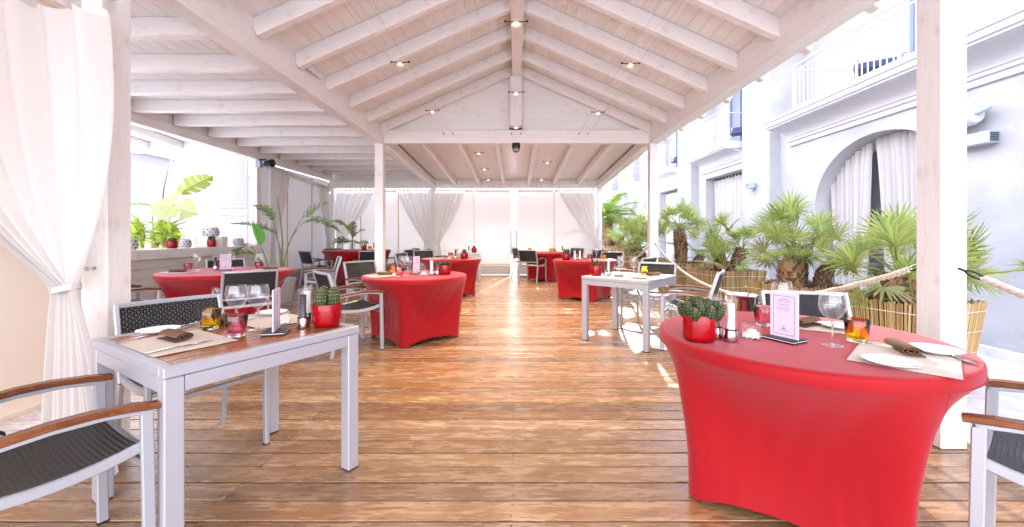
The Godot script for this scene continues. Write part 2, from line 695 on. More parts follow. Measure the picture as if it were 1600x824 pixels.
func grounds() -> void:
	var b := Mb.new()
	b.bx(-150, 150, -0.5, -0.26, -150, 60)
	var o := struct("courtyard_ground", b, M.stone)
	# pale paving slabs along the building
	var sm := []
	for k in 4:
		var s := Mb.new()
		s.box(Vector3(0, 0, 0), Vector3(0.594, 0.03, 0.594), 0.004)
		sm.append(s.mesh())
	for i in 5:
		for j in 24:
			part(o, "paving_slab", sm[(i + j) % 4], M.stone, pt(2.95 + i * 0.6, 1.0 + j * 0.6, -0.25))


func deck() -> void:
	var root := Node3D.new()
	root.name = "deck"
	root.set_meta("kind", "structure")
	add_child(root)
	var pitch := 0.137
	var row := 0
	var nails := Mb.new()
	var d := -1.95
	while d < 12.3:
		var cuts: Array = [-5.62, -1.352, 2.66] if row % 2 == 0 else [-5.62, -3.45, 2.66]
		for k in 2:
			var x0: float = cuts[k] + 0.0015
			var x1: float = cuts[k + 1] - 0.0015
			var b := Mb.new()
			b.off = Vector2(R.randf() * 5.0, R.randf() * 3.0)
			var drop := R.randf_range(0.0, 0.0025)
			b.bx(x0, x1, -0.032 - drop, -drop, -d - pitch + 0.008, -d, 0.003)
			var edge := Mb.new()  # dark sides that paint shade into the gaps between planks
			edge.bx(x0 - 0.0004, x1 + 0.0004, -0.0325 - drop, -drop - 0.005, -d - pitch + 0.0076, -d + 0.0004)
			part(root, "plank", b.two(edge, M["deck_wood_%d" % R.randi_range(0, 7)], M.gap_shade_edge), null)
			for e in [x0 + 0.03, x1 - 0.03]:
				for f in [0.03, 0.10]:
					nails.xf.origin = pt(e, d + f, 0.0004)
					nails.lathe([Vector2(0.0045, 0.0), Vector2(0.0, 0.0006)], 5)
		for e in [-0.02, -4.4, 1.32]:
			for f in [0.03, 0.10]:
				nails.xf.origin = pt(e + R.randf_range(-0.004, 0.004), d + f + R.randf_range(-0.004, 0.004), 0.0004)
				nails.lathe([Vector2(0.0045, 0.0), Vector2(0.0, 0.0006)], 5)
		d += pitch
		row += 1
	stuff(part(root, "nail_heads", nails, M.dark_gap))
	var base := Mb.new()
	base.bx(-5.62, 2.63, -0.25, -0.036, -12.4, 1.9)
	part(root, "joist_base", base, M.dark_gap)
	var fas := Mb.new()
	fas.bx(2.635, 2.66, -0.24, -0.036, -12.4, 1.9, 0.003)
	part(root, "edge_board", fas, M.deck_wood_1)


func pergola() -> void:
	var root := thing("pergola", "white timber pergola with a gabled plank ceiling over the dining deck", "pergola")
	var wb: StandardMaterial3D = M.white_wood
	# posts
	for p in [[2.485, 2.395, 2.87], [2.485, 7.445, 2.87], [2.485, 12.275, 2.61], [-2.395, 2.395, 2.87], [-2.475, 7.445, 2.87], [-2.475, 12.275, 2.61], [-5.525, 8.68, 2.82], [-5.525, 12.275, 2.61], [2.485, -1.2, 2.87], [-2.475, -1.2, 2.87], [-5.525, 3.6, 2.82], [-5.525, -1.2, 2.82]]:
		var b := Mb.new()
		b.off = Vector2(R.randf() * 4.0, R.randf())
		b.bx(p[0] - 0.075, p[0] + 0.075, 0.002, p[2], -p[1] - 0.075, -p[1] + 0.075, 0.006)
		part(root, "post", b, wb)
	# main beams along the deck
	for s in [[2.41, 2.57], [-2.56, -2.40]]:
		var b := Mb.new()
		b.bx(s[0], s[1], 2.872, 3.20, -7.52, 2.3, 0.006)
		part(root, "beam", b, wb)
	# sloping rear beams
	for s in [2.49, -2.48]:
		var b := Mb.new()
		b.rod([pt(s, 7.525, 2.99), pt(s, 12.36, 2.73)], 0.16, 0.235)
		part(root, "beam", b, wb)
	var tb := Mb.new()
	tb.bx(-2.398, 2.408, 2.872, 3.11, -7.50, -7.37, 0.006)
	part(root, "tie_beam", tb, wb)
	var bp := Mb.new()
	bp.bx(-5.6, 2.405, 2.615, 2.85, -12.36, -12.2, 0.006)
	part(root, "rear_plate", bp, wb)
	var lp := Mb.new()
	lp.bx(-5.6, -5.45, 2.82, 2.96, -12.19, 1.2, 0.006)
	lp.bx(-5.6, -5.47, 2.9605, 3.124, -12.19, 1.2)
	part(root, "side_plate", lp, wb)
	# gable roof: boards along the deck, rafters across it
	var slope := 0.446
	var ang := atan(slope)
	var ridge := 4.29
	var warm: Array = [M.white_board, M.white_board, M.white_board_warm]
	var bms := []
	for k in 4:
		var b := Mb.new()
		b.off = Vector2(k * 1.7, k * 0.37)
		b.box(Vector3.ZERO, Vector3(0.1325, 0.02, 9.7), 0.003)
		bms.append(b.mesh())
	for side in [-1.0, 1.0]:
		for k in 20:
			var x: float = side * (0.075 + k * 0.1225)
			var basis := Basis(Vector3.BACK, -side * ang)
			part(root, "ceiling_board", bms[R.randi_range(0, 3)], warm[R.randi_range(0, 2)], Vector3(x, ridge - absf(x) * slope + 0.012, -2.65), basis)
		var rfm := []
		var inner := 0.05
		var outer: float = 2.74 if side > 0 else 2.412
		for k in 2:
			var b := Mb.new()
			b.off = Vector2(k * 2.3 + 1.0, k * 0.4)
			var L := (outer - inner) / cos(ang)
			b.box(Vector3.ZERO, Vector3(L, 0.165, 0.09), 0.005)
			rfm.append(b.mesh())
		for k in 14:
			var d := 7.395 - 0.0 - k * 0.711
			var xm: float = side * (outer + inner) / 2.0
			var y := ridge - absf(xm) * slope - 0.0835 / cos(ang)
			part(root, "rafter", rfm[k % 2], wb, Vector3(xm, y, -d + (0.048 if k > 0 else 0.05)), Basis(Vector3.BACK, -side * ang))
		var cov := Mb.new()
		var oc: float = 2.79 if side > 0 else 2.6
		var pa := Vector3(0, ridge + 0.03, 0)
		var pb := Vector3(side * oc, ridge + 0.03 - oc * slope, 0)
		cov.xf = Transform3D(Basis(Vector3.BACK, -side * ang), (pa + pb) / 2.0 + Vector3(0, 0.03, 0))
		cov.box(Vector3(0, 0, -2.65), Vector3(oc / cos(ang), 0.05, 9.9))
		part(root, "roof_cover", cov, M.render_trim)
		var fil := Mb.new()
		fil.bx(side * 2.42 if side > 0 else -2.55, 2.56 if side > 0 else -2.41, 3.201, 3.215, -7.5, 2.2)
		part(root, "trim", fil, wb)
	var rb := Mb.new()
	rb.bx(-0.07, 0.095, 4.045, 4.26, -7.36, 2.3, 0.005)
	part(root, "ridge_beam", rb, wb)
	var kp := Mb.new()
	kp.bx(-0.115, 0.105, 3.135, 4.05, -7.45, -7.30, 0.005)
	part(root, "king_post", kp, wb)
	var kg := Mb.new()  # black strip put in for the shaded gap under the king post
	kg.bx(-0.12, 0.11, 3.112, 3.133, -7.44, -7.31)
	part(root, "king_post_gap_shade", kg, M.black_metal)
	var gp := Mb.new()
	var g0 := [Vector3(-2.4, 3.112, -7.46), Vector3(2.41, 3.112, -7.46), Vector3(2.41, 3.20, -7.46), Vector3(0, 4.27, -7.46), Vector3(-2.4, 3.20, -7.46)]
	gp.face(g0, Vector3.BACK)
	var g1 := g0.map(func(p): return p + Vector3(0, 0, -0.03))
	gp.face(g1, Vector3.FORWARD)
	part(root, "gable_panel", gp, M.white_board)
	# rear lean-to: boards across, rafters along
	var rs := atan(0.26 / 4.85)
	var rbm := []
	for k in 3:
		var b := Mb.new()
		b.off = Vector2(k * 1.9, k * 0.31)
		b.box(Vector3.ZERO, Vector3(4.805, 0.016, 0.0975), 0.003)
		rbm.append(b.mesh())
	for k in 48:
		var d := 7.55 + k * 0.0993
		part(root, "ceiling_board", rbm[k % 3], M.white_board, pt(0.005, d, 3.125 - (d - 7.5) * 0.0536), Basis(Vector3.RIGHT, -rs))
	for x in [-1.82, -1.10, -0.375, 0.37, 1.115, 1.84]:
		var b := Mb.new()
		b.off = Vector2(x, x)
		b.rod([pt(x, 7.51, 3.03), pt(x, 12.19, 2.778)], 0.1, 0.17)
		part(root, "rafter", b, wb)
	var rc := Mb.new()
	rc.rod([pt(0.0, 7.5, 3.165), pt(0.0, 12.7, 2.886)], 5.3, 0.05)
	part(root, "roof_cover", rc, M.render_trim)
	# side bay: flat, boards along, rafters across
	var sbm := []
	for k in 4:
		var b := Mb.new()
		b.off = Vector2(k * 1.3, k * 0.29)
		b.box(Vector3.ZERO, Vector3(0.136, 0.018, 13.4), 0.003)
		sbm.append(b.mesh())
	for k in 21:
		part(root, "ceiling_board", sbm[k % 4], M.white_board, Vector3(-2.645 - k * 0.14, 3.135, -5.6))
	var sf := Mb.new()
	sf.box(Vector3.ZERO, Vector3(2.89, 0.162, 0.1), 0.005)
	var sfm := sf.mesh()
	for k in 18:
		var d := -0.785 + k * 0.7345
		if d < 12.3:
			part(root, "rafter", sfm, wb, pt(-4.005, d, 3.044))
	var sc := Mb.new()
	sc.bx(-5.7, -2.6, 3.15, 3.2, -12.6, 1.2)
	part(root, "roof_cover", sc, M.render_trim)
	var rf2 := Mb.new()
	rf2.bx(-5.6, -2.56, 2.852, 3.125, -12.34, -12.25)
	rf2.face([pt(-2.58, 7.53, 3.12), pt(-2.58, 12.3, 3.12), pt(-2.58, 12.3, 2.84), pt(-2.58, 7.53, 3.09)], Vector3.LEFT)
	rf2.face([pt(-2.57, 7.53, 3.12), pt(-2.57, 12.3, 3.12), pt(-2.57, 12.3, 2.84), pt(-2.57, 7.53, 3.09)], Vector3.RIGHT)
	part(root, "filler_board", rf2, M.white_board)
	# outer bay over the plants behind the ledge
	for q in [[-7.75, 3.30], [-7.03, 3.30], [-6.24, 3.30]]:
		var b := Mb.new()
		b.rod([pt(q[0], 4.2, 3.42), pt(q[0], 8.59, 3.09)], 0.09, 0.15)
		part(root, "rafter", b, wb)
	var obm := Mb.new()
	obm.box(Vector3.ZERO, Vector3(0.155, 0.016, 4.42), 0.003)
	var obx := obm.mesh()
	for k in 15:
		part(root, "ceiling_board", obx, M.white_board, pt(-5.70 - k * 0.16, 6.4, 3.344), Basis(Vector3.RIGHT, -0.075))
	var oc2 := Mb.new()
	oc2.rod([pt(-6.8, 4.15, 3.56), pt(-6.8, 8.75, 3.215)], 2.5, 0.05)
	part(root, "roof_cover", oc2, M.render_trim)
	var fa := Mb.new()
	fa.bx(-8.1, -5.61, 2.96, 3.17, -8.75, -8.6, 0.005)
	part(root, "fascia", fa, wb)
	# a small white batten light on the inner face of the left beam
	var bl := thing("batten_light", "small white batten light on the left beam between two rafters", "light")
	var bb := Mb.new()
	bb.bx(-2.397, -2.36, 3.10, 3.155, -4.95, -4.62, 0.008)
	part(bl, "housing", bb, M.render_trim)
	var bd := Mb.new()
	bd.bx(-2.36, -2.352, 3.108, 3.147, -4.93, -4.64, 0.003)
	part(bl, "diffuser", bd, M.china)
	# a black spotlight on the side post
	var sp := thing("spotlight", "small black spotlight fixed to the white side post", "light", pt(-5.33, 8.6, 2.72))
	var s1 := Mb.new()
	s1.xf = Transform3D(Basis(Vector3.FORWARD, PI / 2) * Basis(Vector3.RIGHT, 0.3), Vector3(0.13, 0.0, 0))
	s1.lathe([Vector2(0, -0.09), Vector2(0.05, -0.09), Vector2(0.06, -0.02), Vector2(0.075, 0.05), Vector2(0.085, 0.1), Vector2(0.075, 0.1), Vector2(0.05, 0.06), Vector2(0, 0.055)], 16)
	part(sp, "lamp_head", s1, M.black_metal)
	var s2 := Mb.new()
	s2.bx(-0.12, -0.02, -0.09, 0.09, -0.05, 0.05, 0.006)
	part(sp, "ballast_box", s2, M.lamp_grey)
	var s3 := Mb.new()
	s3.rod([Vector3(-0.04, 0.06, 0.06), Vector3(0.12, 0.07, 0.09), Vector3(0.14, -0.06, 0.09)], 0.012, 0.03)
	part(sp, "bracket", s3, M.black_metal)
	# the dome lamp under the tie beam
	var dl := thing("dome_lamp", "dark dome lamp with clear cover under the tie beam", "lamp", pt(0.0, 7.40, 2.75))
	var d1 := Mb.new()
	d1.lathe([Vector2(0, 0.05), Vector2(0.075, 0.05), Vector2(0.075, 0.12), Vector2(0, 0.12)], 20)
	part(dl, "base", d1, M.black_metal)
	var d2 := Mb.new()
	d2.lathe([Vector2(0, -0.045), Vector2(0.03, -0.04), Vector2(0.055, -0.018), Vector2(0.07, 0.02), Vector2(0.073, 0.05), Vector2(0, 0.05)], 20)
	part(dl, "cover", d2, M.thick_glass)


func hotel() -> void:
	var root := thing("hotel_building", "white two storey building with balconies and curtained arches along the courtyard", "building")
	var W := 5.75
	var back := 6.35
	var y0 := -0.26
	var wall: StandardMaterial3D = M.stucco
	# piers
	for p in [[2.6, 3.6], [8.9, 9.96], [12.92, 13.94], [16.95, 17.95], [21.0, 22.0], [25.0, 26.0], [29.0, 30.0]]:
		var b := Mb.new()
		b.bx(5.5, back, y0, 5.9, -p[1], -p[0], 0.008)
		part(root, "pier", b, wall)
		var pl := Mb.new()
		pl.bx(5.47, 5.499, y0, -0.12, -p[1] - 0.02, -p[0] + 0.02, 0.004)
		part(root, "plinth", pl, M.stone)
	var bays := [[-3.0, 2.6, "none"], [3.6, 8.9, "arch"], [9.96, 12.92, "door"], [13.94, 16.95, "door"], [17.95, 21.0, "arch2"], [22.0, 25.0, "door"], [26.0, 29.0, "door"]]
	for bay in bays:
		var d0: float = bay[0]
		var d1: float = bay[1]
		var kind: String = bay[2]
		var wl := Mb.new()
		var top := 3.6
		var o0 := d0
		var o1 := d1
		if kind == "none":
			wl.bx(W, back, y0, top, -d1, -d0)
		elif kind == "door":
			o0 = d0 + 0.25
			o1 = d1 - 0.5
			wl.bx(W, back, y0, top, -o0, -d0)
			wl.bx(W, back, y0, top, -d1, -o1)
			wl.bx(W, back, 2.9, top, -o1, -o0)
		else:
			var dc := 6.55 if kind == "arch" else 19.8
			var a := 1.33 if kind == "arch" else 0.95
			var sp := 1.75
			var ap := 2.86
			o0 = dc - a
			o1 = dc + a
			wl.bx(W, back, y0, top, -o0, -d0)
			wl.bx(W, back, y0, top, -d1, -o1)
			var K := 28
			for k in K:
				var t0 := PI * k / K
				var t1 := PI * (k + 1) / K
				var e0 := dc - a * cos(t0)
				var e1 := dc - a * cos(t1)
				var h0 := sp + (ap - sp) * sin(t0)
				var h1 := sp + (ap - sp) * sin(t1)
				wl.face([pt(W, e0, h0), pt(W, e1, h1), pt(W, e1, top), pt(W, e0, top)], Vector3.LEFT)
				wl.face([pt(back, e0, h0), pt(back, e1, h1), pt(back, e1, top), pt(back, e0, top)], Vector3.RIGHT)
				var tm := (t0 + t1) / 2.0
				wl.face([pt(W, e0, h0), pt(W, e1, h1), pt(back, e1, h1), pt(back, e0, h0)], Vector3(0, -sin(tm), -cos(tm)))
		part(root, "wall", wl, wall)
		# cornice and balcony slab, butted one over the other
		var s0 := d0 + 0.3
		var s1 := d1 - 0.3
		if kind == "none":
			s1 = d1
		if kind == "arch":
			s0 = d0
		var prof := [Vector2(5.748, 3.06), Vector2(5.705, 3.06), Vector2(5.70, 3.07), Vector2(5.70, 3.095), Vector2(5.715, 3.10), Vector2(5.715, 3.145), Vector2(5.68, 3.15), Vector2(5.675, 3.16), Vector2(5.675, 3.185), Vector2(5.69, 3.19), Vector2(5.69, 3.205)]
		for k in 9:
			var th := k / 8.0 * PI / 2
			prof.append(Vector2(5.67 - 0.38 * (1.0 - cos(th)), 3.21 + 0.18 * sin(th)))
		prof.append_array([Vector2(5.285, 3.40), Vector2(5.748, 3.40)])
		var slabp := [Vector2(5.748, 3.401), Vector2(5.25, 3.401), Vector2(5.24, 3.43), Vector2(5.205, 3.435), Vector2(5.20, 3.45), Vector2(5.20, 3.51), Vector2(5.17, 3.515), Vector2(5.165, 3.53), Vector2(5.165, 3.56), Vector2(5.175, 3.57), Vector2(5.748, 3.57)]
		for q in [[prof, "cornice", 0.04], [slabp, "balcony_slab", 0.0]]:
			var m := Mb.new()
			var line: Array = q[0]
			for k in line.size() - 1:
				var p0: Vector2 = line[k]
				var p1: Vector2 = line[k + 1]
				var e0: float = s0 + q[2]
				var e1: float = s1 - q[2]
				m.face([pt(p0.x, e0, p0.y), pt(p0.x, e1, p0.y), pt(p1.x, e1, p1.y), pt(p1.x, e0, p1.y)], Vector3(-(p1.y - p0.y), p1.x - p0.x, 0), 2)
				for e in [e0, e1]:
					m.face([pt(p0.x, e, p0.y), pt(p1.x, e, p1.y), pt(5.748, e, p1.y), pt(5.748, e, p0.y)], Vector3(0, 0, 1.0 if e == e0 else -1.0))
			part(root, q[1], m, M.render_trim)
		# upper wall, set back, with a glazed door
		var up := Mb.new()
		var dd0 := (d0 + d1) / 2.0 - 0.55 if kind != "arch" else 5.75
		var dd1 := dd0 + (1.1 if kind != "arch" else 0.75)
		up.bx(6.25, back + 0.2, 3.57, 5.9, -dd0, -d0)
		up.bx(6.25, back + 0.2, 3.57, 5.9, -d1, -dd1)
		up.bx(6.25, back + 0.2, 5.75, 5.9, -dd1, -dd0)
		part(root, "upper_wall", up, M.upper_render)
		var fl := Mb.new()
		fl.bx(W, 7.6, 3.45, 3.56, -d1, -d0)
		part(root, "balcony_floor", fl, M.stone)
		var dr := Mb.new()
		for e in [[dd0, dd0 + 0.07], [dd1 - 0.07, dd1], [(dd0 + dd1) / 2 - 0.04, (dd0 + dd1) / 2 + 0.04]]:
			dr.bx(6.24, 6.30, 3.575, 5.745, -e[1], -e[0], 0.004)
		dr.bx(6.243, 6.297, 5.67, 5.743, -dd1 + 0.071, -dd0 - 0.071, 0.004)
		var door := part(root, "balcony_door", dr, M.frame_blue)
		var gl := Mb.new()
		gl.bx(6.275, 6.285, 3.58, 5.67, -dd1 + 0.07, -dd0 - 0.07)
		part(door, "pane", gl, M.window_glass)
		if kind == "none":
			continue
		# railing
		var r0: float = s0 + (0.2 if kind != "arch" else 0.1)
		var r1: float = s1 - (0.2 if kind != "arch" else 0.85)
		var rail := Mb.new()
		for h in [4.40, 4.29]:
			rail.rod([pt(5.25, r0, h), pt(5.25, r1, h)], 0.028, 0.022)
		rail.rod([pt(5.25, r0, 3.62), pt(5.25, r1, 3.62)], 0.025, 0.02)
		for e in [r0, r1]:
			rail.rod([pt(5.25, e, 3.57), pt(5.25, e, 4.40)], 0.03, 0.03, Vector3.RIGHT)
			for h in [4.34, 3.62]:
				rail.rod([pt(5.26, e, h), pt(6.24, e, h)], 0.025, 0.02)
		var rl := part(root, "railing", rail, M.render_trim)
		var bm := Mb.new()
		bm.rod([Vector3(0, 3.625, 0), Vector3(0, 4.285, 0)], 0.016, 0.016, Vector3.RIGHT)
		var bmm := bm.mesh()
		var e := r0 + 0.1
		while e < r1 - 0.05:
			part(rl, "baluster", bmm, M.render_trim, pt(5.25, e, 0))
			e += 0.105
		# dim room behind the opening
		var room := Mb.new()
		room.bx(7.6, 7.7, y0, 3.45, -d1, -d0)
		room.bx(6.36, 7.6, y0, 3.45, -d0 - 0.1, -d0)
		room.bx(6.36, 7.6, y0, 3.45, -d1, -d1 + 0.1)
		part(root, "room_wall", room, M.room_dark)
		# curtains in the opening, on a rod with rings
		var xc := 6.02
		var tops := 2.84
		var spans := [[o0 + 0.05, o0 + (o1 - o0) * 0.62, 0.25], [o0 + (o1 - o0) * 0.64, o1 - 0.04, 0.3]]
		if kind == "door":
			spans = [[o0 + 0.02, o0 + (o1 - o0) * 0.49, 0.0], [o0 + (o1 - o0) * 0.5, o1 - 0.03, 0.08]]
		for q in spans:
			var q0: float = q[0]
			var q1: float = q[1]
			var pull: float = q[2]
			var cm := Mb.new()
			var dc2 := (o0 + o1) / 2.0
			var ha := (o1 - o0) / 2.0
			var isarch := kind.begins_with("arch")
			var pleats := (q1 - q0) * 9.0
			cm.sheet(60, 10, func(s: float, t: float) -> Vector3:
				var d := lerpf(q0, q1, s)
				var yt := tops
				if isarch:
					yt = 1.75 + 1.09 * sqrt(maxf(0.0, 1.0 - pow((d - dc2) / ha, 2.0)))
				var mid := (q0 + q1) / 2.0
				var dd := lerpf(d, mid + (d - mid) * (1.0 - pull), pow(t, 0.8))
				return pt(xc + 0.04 * sin(s * pleats * TAU) * (0.6 + 0.4 * t) + 0.015 * sin(s * 31.0 + t * 3.0), dd, lerpf(yt, -0.2, t)))
			part(root, "door_curtain", cm, M.curtain_cloth)
		if kind == "door":
			var rodm := Mb.new()
			rodm.tube([pt(xc, o0, 2.87), pt(xc, o1, 2.87)], 0.014, 6)
			var cr := part(root, "curtain_rod", rodm, M.lamp_grey)
			var rm := Mb.new()
			rm.bx(-0.03, 0.03, -0.035, 0.03, -0.03, 0.03, 0.006)
			var rmm := rm.mesh()
			var g := o0 + 0.08
			while g < o1:
				part(cr, "ring", rmm, M.vent_dark, pt(xc, g, 2.86))
				g += 0.17
	# plinth along the near wall
	var np := Mb.new()
	np.bx(5.70, 5.749, y0, -0.13, -8.89, -3.61, 0.006)
	part(root, "plinth", np, M.stone)
	var rf := Mb.new()
	rf.bx(5.3, 12.0, 5.901, 6.05, -30.2, 4.0)
	part(root, "roof", rf, M.render_trim)
	var bk := Mb.new()
	bk.bx(11.5, 12.0, y0, 5.9, -30.0, 4.0)
	bk.bx(6.3, 11.5, y0, 5.9, -30.2, -30.0)
	part(root, "rear_wall", bk, wall)
	# wall lamps on the piers
	var wl0 := thing("wall_lamp", "grey box wall lamp on the pier beside the big arch", "wall lamp", pt(5.499, 9.45, 2.36), 0.0, "wall lamps on the white piers")
	var a1 := Mb.new()
	a1.bx(-0.16, -0.04, -0.075, 0.075, -0.1, 0.1, 0.01)
	part(wl0, "housing", a1, M.lamp_grey)
	var a2 := Mb.new()
	a2.bx(-0.04, 0.0, -0.04, 0.04, -0.05, 0.05, 0.004)
	part(wl0, "bracket", a2, M.render_trim)
	var a3 := Mb.new()
	a3.bx(-0.164, -0.16, -0.05, 0.05, -0.075, 0.075)
	part(wl0, "lens", a3, M.frame_blue)
	copy(wl0, "grey wall lamp on the second pier, above the tall palm", pt(5.499, 13.5, 2.40), 0.0)
	copy(wl0, "grey wall lamp on the pier left of the right middle post", pt(5.499, 17.4, 2.45), 0.0)
	copy(wl0, "farthest and smallest grey wall lamp along the building", pt(5.499, 21.5, 2.45), 0.0)
	# two fittings on the near wall
	var f1 := thing("vent_lamp", "white box fitting with a dark louvre on the near wall", "wall lamp", pt(5.749, 5.12, 2.39))
	var v1 := Mb.new()
	v1.bx(-0.14, 0.0, -0.075, 0.075, -0.26, 0.26, 0.012)
	part(f1, "housing", v1, M.lamp_grey)
	var lm := Mb.new()
	lm.bx(-0.05, 0.05, -0.007, 0.007, 0.0, 0.008)
	var lmm := lm.mesh()
	for k in 5:
		part(f1, "louvre", lmm, M.vent_dark, Vector3(-0.075, -0.045 + k * 0.022, 0.26))
	var f2 := thing("drum_fitting", "white drum shaped fitting with a small spigot above the louvred box", "wall fitting", pt(5.749, 5.2, 2.70))
	var v2 := Mb.new()
	v2.xf = Transform3D(Basis(Vector3.RIGHT, PI / 2), Vector3(-0.15, 0, -0.05))
	v2.lathe([Vector2(0, -0.28), Vector2(0.11, -0.28), Vector2(0.14, -0.22), Vector2(0.14, 0.22), Vector2(0.11, 0.27), Vector2(0, 0.27)], 20)
	part(f2, "drum", v2, M.render_trim)
	var v3 := Mb.new()
	v3.tube([Vector3(-0.15, 0, 0.21), Vector3(-0.15, 0.02, 0.30), Vector3(-0.12, 0.05, 0.34)], 0.03, 8)
	part(f2, "spigot", v3, M.lamp_grey)
	# chairs out on the balconies
	for q in [[5.62, 6.35, "dark blue folding chair on the near balcony behind white balusters"], [5.75, 10.4, "dark balcony chair on the second balcony from the right"], [5.75, 14.4, "dark balcony chair on the small far balcony beside the middle post"]]:
		var ch := thing("balcony_chair", q[2], "chair", pt(q[0], q[1], 3.562), -0.6, "chairs on the balconies")
		ch.scale = Vector3(1.1, 0.55, 1.1)
		var p1 := Mb.new()
		p1.slab(4, 4, func(s: float, t: float) -> Vector3: return Vector3(-0.24 + 0.48 * t, 0.42 + 0.02 * cos(s * PI), -0.22 + 0.44 * s), Vector3(0, 0.02, 0))
		part(ch, "seat", p1, M.chair_blue)
		var p2 := Mb.new()
		p2.slab(4, 4, func(s: float, t: float) -> Vector3: return Vector3(-0.24 + 0.48 * t, 0.48 + 0.4 * s, -0.2 - 0.12 * s), Vector3(0, 0, 0.02))
		part(ch, "backrest", p2, M.chair_blue)
		for sx in [-0.25, 0.25]:
			for leg in [[Vector3(sx, 0, 0.2), Vector3(sx, 0.64, 0.16)], [Vector3(sx, 0, -0.28), Vector3(sx, 0.45, -0.2), Vector3(sx, 0.88, -0.33)]]:
				var l := Mb.new()
				l.tube(leg, 0.014, 6)
				part(ch, "leg", l, M.render_trim)
			var ar := Mb.new()
			ar.rod([Vector3(sx, 0.64, 0.2), Vector3(sx, 0.66, -0.24)], 0.04, 0.02)
			part(ch, "armrest", ar, M.render_trim)


func far_walls() -> void:
	# the white house across the garden on the left
	var h := thing("garden_house", "plain white house wall beyond the garden on the left", "building")
	var b := Mb.new()
	b.bx(-16.5, -15.5, -0.26, 4.6, -40.0, 6.0)
	part(h, "wall", b, M.garden_render)
	var c := Mb.new()
	c.bx(-16.6, -15.3, 4.601, 4.85, -40.1, 6.1, 0.02)
	part(h, "coping", c, M.render_trim)
	var g := thing("garden_wall", "low white garden wall far behind the rear blinds", "wall")
	var w := Mb.new()
	w.bx(-15.49, 5.2, -0.26, 1.5, -32.4, -32.0)
	part(g, "wall", w, M.garden_render)
	var w2 := Mb.new()
	w2.bx(-15.49, 5.2, 1.501, 1.6, -32.5, -31.9, 0.02)
	part(g, "coping", w2, M.render_trim)


